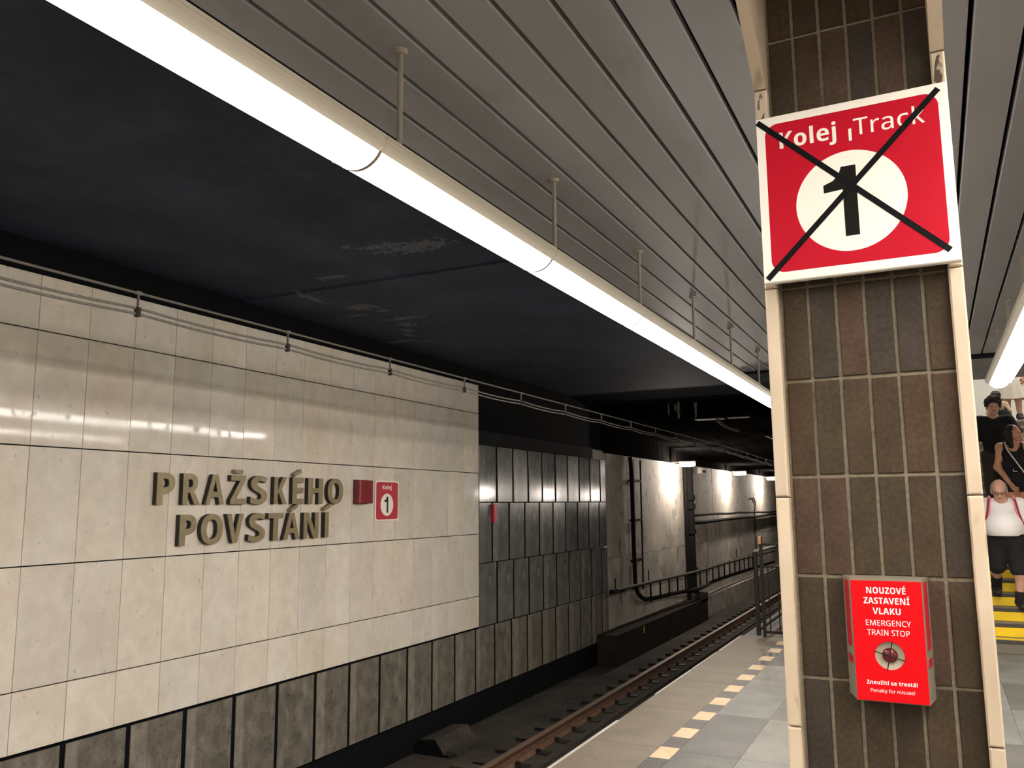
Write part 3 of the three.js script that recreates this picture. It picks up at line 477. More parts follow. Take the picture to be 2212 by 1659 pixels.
// ---- tunnel fittings
{
  const P = thing('drain_pipe', 'thick black vertical drain pipe with collars on the tunnel wall', 'pipe', [-5.76, 0, -21.9]);
  mesh('pipe', rod(V(0, -0.74, 0), V(0, 2.75, 0), 0.1, 16), pipeBlack, P);
  for (const y of [-0.55, 0.0, 0.98, 1.62, 1.85]) mesh('collar', new THREE.CylinderGeometry(0.135, 0.135, 0.13, 16).translate(0, y, 0), pipeBlack, P);
  mesh('companion_pipe', rod(V(-0.03, -0.74, 0.3), V(-0.03, 2.7, 0.3), 0.045, 10), pipeBlack, P); mesh('foot_block', boxUV(blockAt(-0.1, 0.26, -0.8, -0.6, 0.2, -0.5, 0.02)), bedMat, P);
  const C = thing('cable_duct', 'black cable duct dropping down the tunnel wall and bending along the ledge', 'pipe', [0, 0, 0]);
  mesh('duct', tube([V(-5.84, 2.7, -17.35), V(-5.82, 2.4, -17.35), V(-5.82, 0.4, -17.4), V(-5.8, -0.1, -17.42), V(-5.76, -0.3, -17.7), V(-5.75, -0.36, -18.2), V(-5.75, -0.42, -20), V(-5.58, -0.44, -21.3), V(-5.58, -0.45, -22.5), V(-5.75, -0.47, -24), V(-5.75, -0.55, -34)], 0.045, 120, 8), pipeBlack, C);
  mesh('thin_cable', tube([V(-5.84, 2.66, -18.05), V(-5.84, 1.2, -18.03), V(-5.84, -0.15, -18.0)], 0.018, 20, 6), pipeBlack, C);
  for (const y of [2.2, 1.35, 0.5, -0.05]) mesh('clip', chamfer(0.05, 0.05, 0.72, 0.006).translate(-5.85, y, -17.68), pipeBlack, C);
  const H = thing('ladder_railing', 'low railing of two rails and short rungs along the tunnel ledge', 'railing', [0, 0, 0]);
  mesh('top_rail', tube([V(-5.72, 0.03, -15.75), V(-5.72, 0.0, -18), V(-5.6, -0.02, -21.2), V(-5.6, -0.03, -22.6), V(-5.7, -0.06, -26), V(-5.72, -0.14, -34)], 0.035, 60, 8), matte({ color: 0x3f3a34, roughness: 0.7 }), H);
  for (let z = -18.15; z > -31; z -= 0.72) if (Math.abs(z + 21.9) > 0.45) mesh('rung', rod(V(-5.72, -0.43 - (z < -20 ? (-20 - z) * 0.008 : 0), z), V(-5.72, -0.01, z), 0.02, 6), pipeBlack, H);
  for (const z of [-15.95, -18.1, -27.2]) mesh('peg', rod(V(-5.74, 0.0, z), V(-5.74, 0.26, z), 0.012, 6), pipeBlack, H);
  mesh('end_clamp', merge([chamfer(0.08, 0.08, 0.3, 0.01).translate(-5.72, 0.02, -15.78), chamfer(0.12, 0.05, 0.1, 0.01).translate(-5.74, 0.0, -16.3)]), pipeBlack, H);
  const Q = thing('tunnel_pipe_pair', 'two dark horizontal pipes running along the tunnel wall right of the drain pipe', 'pipe', [0, 0, 0]);
  for (const [y, r, y2] of [[1.41, 0.032, 1.36], [1.2, 0.045, 1.24]]) { const pt = []; for (let z = -22.05; z > -46; z -= 1.5) pt.push(V(-5.795, y + (y2 - y) * (-22 - z) / 12 + rr(-0.018, 0.018), z)); mesh('pipe', tube(pt, r, 80, 8), pipeBlack, Q); }
  const W = thing('bent_conduit', 'thin rusty conduit with a hooked top on the far tunnel wall', 'pipe', [0, 0, 0]);
  mesh('conduit', tube([V(-5.872, 1.86, -30.5), V(-5.872, 1.9, -31), V(-5.872, 1.7, -31.4), V(-5.872, 1.3, -31.2), V(-5.872, 0.6, -31.2), V(-5.872, -0.3, -31.2)], 0.021, 50, 8), std({ color: 0x3a2a24, roughness: 0.7 }), W); mesh('saddle', chamfer(0.05, 0.06, 0.1, 0.01).translate(-5.868, 0.8, -31.2), pipeBlack, W);
  [['wall lamp on the near tunnel wall, hidden behind the column', -1.72, 2.1, -18.6], ['wall lamp on the near tunnel wall, hidden behind the column', -1.72, 2.1, -22.5], ['wall lamp on the near tunnel wall, hidden behind the column', -1.72, 2.1, -26.5], ['first wall lamp in the tunnel, beside the drain pipe', -5.45, 2.66, -20.6], ['second wall lamp in the tunnel, halfway to the column', -5.44, 2.615, -26.8], ['third and farthest wall lamp in the tunnel, at the column edge', -5.41, 2.59, -32.5]].forEach(([label, x, y, z]) => {
    const L = thing('tunnel_lamp', label, 'lamp', [x, y, z], x > -3 ? 'lamps hidden behind the column' : 'wall lamps in the tunnel'); if (x > -3) L.rotation.y = Math.PI;
    mesh('bulb_glass', new THREE.CapsuleGeometry(x > -3 ? 0.028 : 0.055, 0.3, 6, 14).rotateZ(Math.PI / 2), std({ emissive: new THREE.Color(1, 0.9, 0.84), emissiveIntensity: x > -3 ? TUNNEL_GLOW * 0.3 : TUNNEL_GLOW }), L);
    mesh('cap', merge([chamfer(0.42, 0.03, 0.1, 0.008).translate(0, 0.07, 0)]), creamMat, L); mesh('arm', chamfer(0.3, 0.025, 0.03, 0.004).translate(-0.33, 0.06, 0), creamMat, L);
    const pl = new THREE.PointLight(new THREE.Color(1, 0.88, 0.78), x > -3 ? TUNNEL_POINT * 0.26 : TUNNEL_POINT, 0, 2); pl.position.set(x, y - 0.1, z); pl.castShadow = true; pl.shadow.radius = x > -3 ? 1.4 : 3; scene.add(pl);
  });
  const S = thing('junction_box', 'small pale junction box under the tunnel ceiling right of the first lamp', 'box', [-5.7, 2.58, -22.95]);
  mesh('case', chamfer(0.12, 0.16, 0.3, 0.01), std({ color: 0xb4ab9c, roughness: 0.6 }), S); mesh('plug', chamfer(0.06, 0.06, 0.1, 0.005).translate(0.07, -0.02, -0.05), pipeBlack, S);
  const F = thing('ceiling_cable_bracket', 'pale torn cable duct hanging with a red cable under the tunnel soffit', 'cable', [0, 0, 0]);
  mesh('duct_piece', merge([blockAt(-4.15, -3.6, 3.335, 3.35, -16.3, -16.62, 0.003), blockAt(-3.5, -3.1, 3.33, 3.35, -16.25, -16.5, 0.003)]), std({ color: 0x6e685c, roughness: 0.8 }), F);
  mesh('loose_duct', tube([V(-3.75, 3.33, -16.5), V(-3.6, 3.2, -16.6), V(-3.35, 3.1, -16.7)], 0.03, 16, 8), std({ color: 0x8a8273, roughness: 0.8 }), F); mesh('red_cable', tube([V(-3.35, 3.1, -16.7), V(-2.9, 3.02, -17), V(-2.5, 3.08, -17.3), V(-2.2, 3.25, -17.6)], 0.018, 24, 6), std({ color: 0x4e2a20, roughness: 0.7 }), F);
  const K = thing('cable_tray', 'long grey cable tray hanging below the tunnel ceiling beside the column', 'cable tray', [0, 0, 0]);
  for (const x of [-3.0, -2.55]) mesh('tray_rail', rod(V(x, 3.05, -16.9), V(x + 0.1, 2.98, -20.5), 0.02, 6), std({ color: 0x5f594f, roughness: 0.6 }), K);
  for (let i = 0; i < 5; i++) mesh('tray_rung', rod(V(-2.99 + i * 0.02, 3.045 - i * 0.015, -17.1 - i * 0.7), V(-2.54 + i * 0.02, 3.045 - i * 0.015, -17.1 - i * 0.7), 0.016, 6), pipeBlack, K);
  for (const x of [-3.0, -2.55]) mesh('tray_hanger', rod(V(x, 3.05, -17), V(x, 3.4, -17), 0.008, 5), pipeBlack, K);
}
// ---- railing and gate at the platform end
{
  const dark = matte({ color: 0x231f1c, roughness: 0.6 });
  const G = thing('platform_end_gate', 'dark metal gate with thin bars at the end of the platform, left of the column', 'gate', [0, 0, -11.35]);
  mesh('post', chamfer(0.05, 1.05, 0.05, 0.005).translate(-2.155, 0.545, 0), dark, G);
  mesh('post', chamfer(0.04, 1.27, 0.04, 0.005).translate(-2.075, 0.63, 0.02), dark, G);
  mesh('post_tip', chamfer(0.042, 0.1, 0.042, 0.004).translate(-2.085, 1.22, 0.02), std({ color: 0xa07a4a, roughness: 0.6 }), G);
  mesh('top_bar', chamfer(1.1, 0.028, 0.03, 0.004).translate(-1.52, 1.165, 0.02), dark, G); mesh('middle_bar', chamfer(1.1, 0.024, 0.03, 0.004).translate(-1.52, 0.885, 0.02), dark, G); mesh('bottom_bar', chamfer(1.1, 0.035, 0.03, 0.004).translate(-1.52, 0.065, 0.02), dark, G);
  for (let x = -2.0; x < -1.0; x += 0.118) mesh('bar', rod(V(x, 0.065, 0.02), V(x, 0.885, 0.02), 0.009, 6), dark, G);
  const R = thing('walkway_handrail', 'steel handrail on posts running along the walkway behind the gate', 'railing', [0, 0, 0]);
  mesh('handrail', rod(V(-2.155, 1.07, -11.4), V(-2.155, 1.07, -19), 0.03, 10), std({ color: 0x8b8378, roughness: 0.45, metalness: 0.4 }), R);
  mesh('lower_rail', rod(V(-2.155, 0.08, -11.4), V(-2.155, 0.08, -19), 0.02, 8), dark, R);
  for (const z of [-13.3, -15.2, -17.1, -19]) mesh('post', chamfer(0.04, 1.07, 0.04, 0.004).translate(-2.155, 0.515, z), dark, R);
}
// ================================================================ PEOPLE
const cap = (a, b, ra, rb = ra) => { const A = V(...a), B = V(...b), d = V().subVectors(B, A), L = d.lengthSq() || 1e-9; const f = (x, y, z) => { const px = x - A.x, py = y - A.y, pz = z - A.z, t = clamp((px * d.x + py * d.y + pz * d.z) / L); return Math.hypot(px - d.x * t, py - d.y * t, pz - d.z * t) - (ra + (rb - ra) * t); }; const r = Math.max(ra, rb); f.lo = [0, 1, 2].map((i) => Math.min(a[i], b[i]) - r); f.hi = [0, 1, 2].map((i) => Math.max(a[i], b[i]) + r); return f; };
const ell = (c, r) => { const f = (x, y, z) => { const a = (x - c[0]) / r[0], b = (y - c[1]) / r[1], d = (z - c[2]) / r[2], k0 = Math.hypot(a, b, d), k1 = Math.hypot(a / r[0], b / r[1], d / r[2]); return k1 < 1e-9 ? -Math.min(...r) : k0 * (k0 - 1) / k1; }; f.lo = c.map((q, i) => q - r[i]); f.hi = c.map((q, i) => q + r[i]); return f; };
const smin = (a, b, k) => { const h = Math.max(k - Math.abs(a - b), 0) / k; return Math.min(a, b) - h * h * k * 0.25; };
// prims joined smoothly, grown by `grow`, cut by each function in `cuts` (negative = keep)
function march(prims, k, cell, { grow = 0, cuts = [], minus = [], rough = 0 } = {}) {
  const lo = [0, 1, 2].map((i) => Math.min(...prims.map((p) => p.lo[i])) - grow - cell * 3), hi = [0, 1, 2].map((i) => Math.max(...prims.map((p) => p.hi[i])) + grow + cell * 3);
  const half = Math.max(...lo.map((l, i) => hi[i] - l)) / 2, c = lo.map((l, i) => (l + hi[i]) / 2), n = Math.max(16, Math.ceil(2 * half / cell) + 2);
  const mc = new MarchingCubes(n, blackMat, false, false, 90000); mc.isolation = 0; const H = n / 2;
  for (let iz = 0, q = 0; iz < n; iz++) for (let iy = 0; iy < n; iy++) for (let ix = 0; ix < n; ix++, q++) {
    const x = c[0] + (ix - H) / H * half, y = c[1] + (iy - H) / H * half, z = c[2] + (iz - H) / H * half;
    if (x < lo[0] || y < lo[1] || z < lo[2] || x > hi[0] || y > hi[1] || z > hi[2]) { mc.field[q] = -1; continue; }
    let d = 9; for (const p of prims) d = smin(d, p(x, y, z), k);
    d -= grow; if (rough && d < 0.05) d += rough * (perlin.noise(x * 34, y * 26, z * 34) + 0.6 * perlin.noise(x * 80, y * 40, z * 80));
    for (const u of cuts) d = Math.max(d, u(x, y, z)); for (const m of minus) d = Math.max(d, -m(x, y, z));
    mc.field[q] = -d;
  }
  mc.update();
  let g = new THREE.BufferGeometry(); const P = new Float32Array(mc.count * 3);
  for (let i = 0; i < mc.count; i++) for (let j = 0; j < 3; j++) P[3 * i + j] = c[j] + mc.positionArray[3 * i + j] * half;
  g.setAttribute('position', new THREE.BufferAttribute(P, 3)); g = mergeVertices(g, cell * 1e-3); g.computeVertexNormals(); return g;
}
const joinBody = (list) => mergeGeometries(list.map((g) => { g = g.index ? g.toNonIndexed() : g; for (const k of Object.keys(g.attributes)) if (!['position', 'normal'].includes(k)) g.deleteAttribute(k); return g; }));
const HEAD = () => [ell([0, 0.02, -0.012], [0.073, 0.092, 0.092]), ell([0, -0.045, 0.022], [0.056, 0.074, 0.066]), ell([0, -0.098, 0.052], [0.03, 0.026, 0.03]), cap([0, -0.002, 0.088], [0, -0.038, 0.104], 0.009, 0.014), cap([-0.03, 0.018, 0.076], [0.03, 0.018, 0.076], 0.013), cap([-0.018, -0.068, 0.078], [0.018, -0.068, 0.078], 0.009), ell([-0.075, -0.018, -0.005], [0.011, 0.03, 0.018]), ell([0.075, -0.018, -0.005], [0.011, 0.03, 0.018]), cap([0, -0.05, -0.02], [0, -0.15, -0.03], 0.052)];
function hand(w, dir, nrm, s = 1) {     // wrist, towards the fingertips, out of the back of the hand
  const D = V(...dir).normalize(), N = V(...nrm).addScaledVector(D, -V(...nrm).dot(D)).normalize(), S = V().crossVectors(D, N), at = (d, sd, n) => V(...w).addScaledVector(D, d * s).addScaledVector(S, sd * s).addScaledVector(N, n * s).toArray();
  const out = [cap(at(-0.02, 0, 0), at(0.02, 0, 0), 0.024 * s, 0.026 * s), cap(at(0.03, -0.022, 0), at(0.08, -0.026, 0), 0.016 * s), cap(at(0.03, 0.02, 0), at(0.08, 0.024, 0), 0.016 * s), cap(at(0.03, 0, 0), at(0.085, 0, 0), 0.017 * s)];
  [[-0.033, 0.056], [-0.011, 0.07], [0.011, 0.074], [0.032, 0.064]].forEach(([sd, len]) => { out.push(cap(at(0.085, sd, 0), at(0.085 + len * 0.5, sd * 1.08, -0.012), 0.0092 * s, 0.0085 * s), cap(at(0.085 + len * 0.5, sd * 1.08, -0.012), at(0.085 + len * 0.86, sd * 1.1, -0.036), 0.0085 * s, 0.0075 * s)); });
  out.push(cap(at(0.02, 0.028, -0.004), at(0.055, 0.05, -0.018), 0.013 * s, 0.0105 * s), cap(at(0.055, 0.05, -0.018), at(0.083, 0.054, -0.034), 0.0105 * s, 0.009 * s));
  return out;
}
const skin = (r, g, b) => std({ color: new THREE.Color().setRGB(r, g, b), roughness: 0.55 });
const cloth = (hex) => std({ color: hex, roughness: 0.9, bumpMap: clothBump, bumpScale: 0.002 });
const clothBump = tex(128, 128, 0.05, 0.05, (u, v) => grey(128 + fbm(u * 300, v * 300, 2, 1) * 110), false);
function person(label, pos, J, o) {
  const g = thing('person', label, 'person', pos), s = o.size ?? 1;
  const T = [ell(J.pelvis, o.pelvisR), ell(J.belly, o.bellyR), ell(J.chest, o.chestR), cap(J.neck, J.head, 0.058 * s, 0.05 * s), cap(J.sL, J.sR, 0.06 * s), cap(J.chest, J.neck, 0.1 * s, 0.06 * s)];
  const arm = (sh, el, wr) => [cap(sh, el, 0.053 * s * (o.armR ?? 1), 0.041 * s * (o.armR ?? 1)), cap(el, wr, 0.041 * s * (o.armR ?? 1), 0.027 * s)];
  const leg = (h, k, a, t) => [cap(h, k, 0.088 * s * (o.legR ?? 1), 0.056 * s * (o.legR ?? 1)), cap(k, a, 0.056 * s * (o.legR ?? 1), 0.036 * s), cap(a, t, 0.04 * s, 0.03 * s)];
  const arms = [...arm(J.sL, J.eL, J.wL), ...arm(J.sR, J.eR, J.wR)], legs = [...leg(J.hL, J.kL, J.aL, J.tL), ...leg(J.hR, J.kR, J.aR, J.tR)];
  const hm = new THREE.Matrix4().compose(V(...J.head), new THREE.Quaternion().setFromEuler(new THREE.Euler(o.pitch ?? 0, o.yaw ?? 0, o.roll ?? 0, 'YXZ')), V(s, s, s).multiplyScalar(o.headS ?? 1));
  const headG = march(HEAD(), 0.022, 0.0045, { minus: [ell([-0.03, -0.004, 0.098], [0.014, 0.009, 0.02]), ell([0.03, -0.004, 0.098], [0.014, 0.009, 0.02])] }).applyMatrix4(hm);
  const dirL = V(...J.wL).sub(V(...J.eL)).toArray(), dirR = V(...J.wR).sub(V(...J.eR)).toArray();
  mesh('body', joinBody([march([...T, ...arms, ...legs], 0.05 * s, 0.0125), headG, march(hand(J.wL, dirL, [-1, 0, 0.4], s), 0.008, 0.004), march(hand(J.wR, dirR, [1, 0, 0.4], s), 0.008, 0.004)]), o.skin, g);
  for (const x of [-0.03, 0.03]) { const e = mesh('eye', new THREE.SphereGeometry(0.0105, 12, 10).scale(1.15, 0.62, 1).translate(x, -0.004, 0.0775), std({ color: 0xb8aca2, roughness: 0.2 }), g); e.applyMatrix4(hm); mesh('iris', new THREE.SphereGeometry(0.0055, 10, 8).translate(x, -0.004, 0.0835), std({ color: 0x2a1c14, roughness: 0.2 }), e); }
  mesh('lips', march([cap([-0.023, -0.069, 0.0835], [0, -0.0665, 0.09], 0.0055, 0.007), cap([0, -0.0665, 0.09], [0.023, -0.069, 0.0835], 0.007, 0.0055)], 0.004, 0.003), std({ color: o.lips ?? 0x8c4a40, roughness: 0.5 }), g).applyMatrix4(hm);
  if (o.hair) mesh('hair', march(o.hair, 0.02, 0.0055, { minus: o.hairCut ?? [], rough: o.hairRough ?? 0.006 }), std({ color: o.hairColor, roughness: 0.75 }), g).applyMatrix4(hm);
  o.dress(g, { T, arms, legs, hm, J, s });
  for (const [a, t] of [[J.aL, J.tL], [J.aR, J.tR]]) {
    const sh = mesh('shoe', march([cap([a[0], a[1] - 0.005, a[2] - 0.02], t, 0.057 * s, 0.042 * s), cap([a[0], a[1] + 0.03 * s, a[2]], a, 0.052 * s)], 0.03, 0.008), std({ color: o.shoe ?? 0x15130f, roughness: 0.6 }), g);
    mesh('sole', march([cap([a[0], a[1] - 0.05 * s, a[2] - 0.03], [t[0], t[1] - 0.028 * s, t[2] + 0.005], 0.024 * s, 0.022 * s)], 0.01, 0.008), std({ color: o.sole ?? 0x0d0c0b, roughness: 0.7 }), sh);
  }
  return g;
}
const above = (y) => (px, py) => y - py, below = (y) => (px, py) => py - y;
// ---- man in the white shirt, stepping down, head bowed
person('bald man in glasses, white T-shirt and black shorts stepping down the yellow stairs', [0.708, 0.4275, -11.9], {
  pelvis: [0.02, 0.80, 0], belly: [0.0, 0.985, 0.07], chest: [0, 1.15, 0.0], neck: [0, 1.265, 0.02], head: [-0.015, 1.405, 0.085], sL: [-0.18, 1.225, 0], sR: [0.18, 1.225, 0], eL: [-0.275, 0.99, -0.02], wL: [-0.27, 0.77, 0.08], eR: [0.285, 0.985, 0.0], wR: [0.285, 0.765, 0.11],
  hL: [-0.085, 0.79, 0], kL: [-0.105, 0.48, 0.03], aL: [-0.115, 0.205, -0.25], tL: [-0.115, 0.165, -0.11], hR: [0.105, 0.79, 0], kR: [0.125, 0.42, 0.12], aR: [0.105, 0.08, 0.05], tR: [0.12, 0.035, 0.18] }, {
  skin: skin(0.6, 0.33, 0.235), pelvisR: [0.18, 0.12, 0.15], bellyR: [0.195, 0.19, 0.19], chestR: [0.185, 0.13, 0.125], pitch: 0.42, headS: 1.08, armR: 1.08, legR: 1.1,
  hair: [ell([0, 0.012, -0.024], [0.085, 0.088, 0.092])], hairCut: [ell([0, 0.1, 0.055], [0.064, 0.06, 0.105]), ell([0, -0.03, 0.115], [0.12, 0.13, 0.095])], hairColor: 0x8d8782, hairRough: 0.004,
  dress(g, { T, arms, legs, hm, J }) {
    mesh('shirt', march([...T.slice(0, 3), T[4], cap(J.sL, [-0.245, 1.06, -0.01], 0.058, 0.058), cap(J.sR, [0.25, 1.06, 0.0], 0.058, 0.058), cap([0.2, 0.92, 0.02], [0.03, 0.93, 0.08], 0.03, 0.12)], 0.06, 0.010, { grow: 0.016, cuts: [above(0.855)], minus: [cap([0, 1.25, 0.035], [0, 1.4, 0.09], 0.072)] }), cloth(0xf4f0ee), g);
    mesh('shorts', march([T[0], T[1], cap(J.hL, [-0.104, 0.5, 0.028], 0.105, 0.09), cap(J.hR, [0.122, 0.46, 0.11], 0.105, 0.09)], 0.04, 0.010, { grow: 0.012, cuts: [below(0.90), above(0.40)] }), cloth(0x131214), g);
    mesh('belt', march([ell([0.02, 0.865, 0.03], [0.195, 0.02, 0.17])], 0.01, 0.008, { grow: 0.004 }), std({ color: 0x0c0c0d, roughness: 0.5 }), g);
    for (const x of [-1, 1]) { const st = mesh('backpack_strap', tube([V(x * 0.115, 1.25, -0.13), V(x * 0.125, 1.318, -0.02), V(x * 0.135, 1.27, 0.105), V(x * 0.16, 1.12, 0.155), V(x * 0.2, 0.99, 0.1)], 0.021, 30, 8), std({ color: 0xd9949a, roughness: 0.7 }), g); mesh('strap_stripe', tube([V(x * 0.12, 1.325, -0.02), V(x * 0.137, 1.275, 0.115), V(x * 0.162, 1.125, 0.166), V(x * 0.203, 0.99, 0.112)], 0.013, 30, 6), std({ color: 0x8f1f30, roughness: 0.7 }), st); }
    mesh('backpack', march([ell([0, 1.08, -0.22], [0.16, 0.2, 0.09])], 0.02, 0.012), cloth(0x7c1c2c), g);
    const gl = []; for (const x of [-0.031, 0.031]) gl.push(new THREE.TorusGeometry(0.021, 0.003, 6, 20).scale(1.1, 0.72, 1).translate(x, -0.004, 0.1)); gl.push(rod(V(-0.01, 0.001, 0.1), V(0.01, 0.001, 0.1), 0.003, 6), rod(V(-0.053, 0.002, 0.1), V(-0.077, 0.0, 0.0), 0.003, 6), rod(V(0.053, 0.002, 0.1), V(0.077, 0.0, 0.0), 0.003, 6));
    mesh('glasses', merge(gl), std({ color: 0x1c1715, roughness: 0.4 }), g).applyMatrix4(hm);
    for (const [a, k] of [[J.aL, J.kL], [J.aR, J.kR]]) { const A = V(...a), K = V(...k), m = A.clone().lerp(K, a === J.aL ? 0.55 : 0.28).toArray(); mesh('sock', march([cap(a, m, 0.056, 0.058)], 0.01, 0.008), cloth(0x141316), g); }
  } });
// ---- woman in dark dress, looking aside
person('woman with long dark hair in a sleeveless black dress with white bag strap', [0.995, 1.14, -13.44], {
  pelvis: [0.0, 0.83, 0], belly: [0.0, 0.99, 0.01], chest: [0, 1.2, 0.0], neck: [0.01, 1.33, -0.01], head: [0.03, 1.49, 0.02], sL: [-0.145, 1.295, 0], sR: [0.15, 1.295, 0], eL: [-0.205, 1.02, 0.02], wL: [-0.085, 0.80, 0.16], eR: [0.215, 1.03, -0.01], wR: [0.22, 0.82, 0.09],
  hL: [-0.085, 0.81, 0], kL: [-0.075, 0.46, 0.12], aL: [-0.07, 0.08, 0.05], tL: [-0.075, 0.035, 0.18], hR: [0.085, 0.81, 0], kR: [0.09, 0.47, 0.05], aR: [0.09, 0.21, -0.22], tR: [0.1, 0.175, -0.08] }, {
  skin: skin(0.64, 0.31, 0.19), pelvisR: [0.165, 0.12, 0.12], bellyR: [0.125, 0.14, 0.095], chestR: [0.15, 0.125, 0.11], yaw: 0.8, pitch: 0.03, headS: 0.97, armR: 0.92, legR: 1.05,
  hair: [ell([0, 0.028, -0.03], [0.086, 0.092, 0.092]), cap([-0.075, 0.01, -0.015], [-0.085, -0.2, 0.02], 0.036, 0.03), cap([-0.05, 0.0, -0.06], [-0.07, -0.26, -0.03], 0.045, 0.035), cap([0.072, 0.0, -0.035], [0.085, -0.22, 0.0], 0.03, 0.028), cap([0, 0, -0.09], [0.0, -0.26, -0.085], 0.05, 0.04)], hairCut: [ell([0.005, -0.045, 0.1], [0.06, 0.092, 0.085])], hairColor: 0x1c120e, lips: 0x96483f,
  dress(g, { T, J }) {
    mesh('dress', march([...T.slice(0, 3), cap(J.hL, [-0.082, 0.72, 0.04], 0.1, 0.1), cap(J.hR, [0.088, 0.72, 0.02], 0.1, 0.1)], 0.05, 0.010, { grow: 0.014, cuts: [above(0.68), below(1.345)], minus: [ell([0.0, 1.34, 0.12], [0.085, 0.115, 0.12]), cap([-0.24, 1.33, 0], [-0.17, 1.25, 0], 0.055), cap([0.24, 1.33, 0], [0.17, 1.25, 0], 0.055)] }), cloth(0x111218), g);
    for (const x of [-0.1, 0.1]) mesh('shoulder_strap', tube([V(x * 1.05, 1.25, 0.11), V(x, 1.345, 0.03), V(x * 0.95, 1.28, -0.1)], 0.016, 16, 6), cloth(0x111218), g);
    mesh('bag_strap', tube([V(-0.085, 1.34, -0.05), V(-0.09, 1.362, 0.02), V(-0.075, 1.26, 0.125), V(0.02, 1.08, 0.145), V(0.12, 0.9, 0.16), V(0.18, 0.8, 0.15)], 0.0095, 40, 6), std({ color: 0xece4da, roughness: 0.6 }), g);
    const b = mesh('shoulder_bag', chamfer(0.16, 0.14, 0.05, 0.02).translate(0.215, 0.755, 0.15), std({ color: 0xd9cda4, roughness: 0.6 }), g); mesh('bag_flap', chamfer(0.165, 0.07, 0.02, 0.008).translate(0.215, 0.79, 0.18), std({ color: 0xe6dbb6, roughness: 0.6 }), b);
    mesh('belt_clip', merge([chamfer(0.05, 0.008, 0.006, 0.001).translate(0.0, 0.955, 0.125), chamfer(0.008, 0.035, 0.006, 0.001).translate(-0.022, 0.968, 0.125)]), std({ color: 0xf2efe8, roughness: 0.5 }), g);
  } });
// ---- boy in black
person('young man with tousled dark hair in a black T-shirt on the stairs', [0.83, 1.425, -14.03], {
  pelvis: [0, 0.93, 0], belly: [0, 1.1, 0.01], chest: [0, 1.31, 0], neck: [0, 1.46, 0.0], head: [0.01, 1.645, 0.03], sL: [-0.18, 1.425, 0], sR: [0.18, 1.425, 0], eL: [-0.25, 1.14, 0], wL: [-0.25, 0.9, 0.08], eR: [0.3, 1.22, 0.03], wR: [0.36, 1.02, 0.14],
  hL: [-0.09, 0.92, 0], kL: [-0.1, 0.5, 0.05], aL: [-0.1, 0.08, 0], tL: [-0.11, 0.035, 0.14], hR: [0.09, 0.92, 0], kR: [0.1, 0.52, 0.08], aR: [0.1, 0.09, 0.02], tR: [0.11, 0.04, 0.15] }, {
  skin: skin(0.62, 0.36, 0.27), pelvisR: [0.155, 0.12, 0.115], bellyR: [0.145, 0.16, 0.105], chestR: [0.17, 0.14, 0.115], headS: 1.12, pitch: 0.08, roll: -0.04, yaw: 0.1,
  hair: [ell([0, 0.05, -0.02], [0.09, 0.082, 0.098]), cap([-0.06, 0.055, 0.045], [-0.01, 0.082, 0.066], 0.02, 0.024), cap([0.0, 0.084, 0.066], [0.066, 0.042, 0.052], 0.025, 0.02), ell([0.078, 0.025, 0.0], [0.016, 0.05, 0.05]), ell([-0.078, 0.025, 0.0], [0.014, 0.045, 0.05]), ell([0.02, 0.105, 0.0], [0.07, 0.04, 0.075])], hairCut: [ell([0, -0.055, 0.09], [0.066, 0.095, 0.09])], hairColor: 0x2a1a14, hairRough: 0.013,
  dress(g, { T, J }) {
    mesh('shirt', march([...T.slice(0, 3), T[4], cap(J.sL, [-0.24, 1.2, 0], 0.058, 0.06), cap(J.sR, [0.275, 1.26, 0.025], 0.058, 0.06)], 0.06, 0.010, { grow: 0.018, cuts: [above(0.955)], minus: [cap([0, 1.44, 0.01], [0, 1.6, 0.04], 0.066)] }), cloth(0x0d0d0f), g);
    mesh('trousers', march([T[0], cap(J.hL, J.kL, 0.1, 0.075), cap(J.kL, J.aL, 0.075, 0.055), cap(J.hR, J.kR, 0.1, 0.075), cap(J.kR, J.aR, 0.075, 0.055)], 0.04, 0.012, { grow: 0.01, cuts: [below(1.0)] }), cloth(0x3a332d), g);
  } });
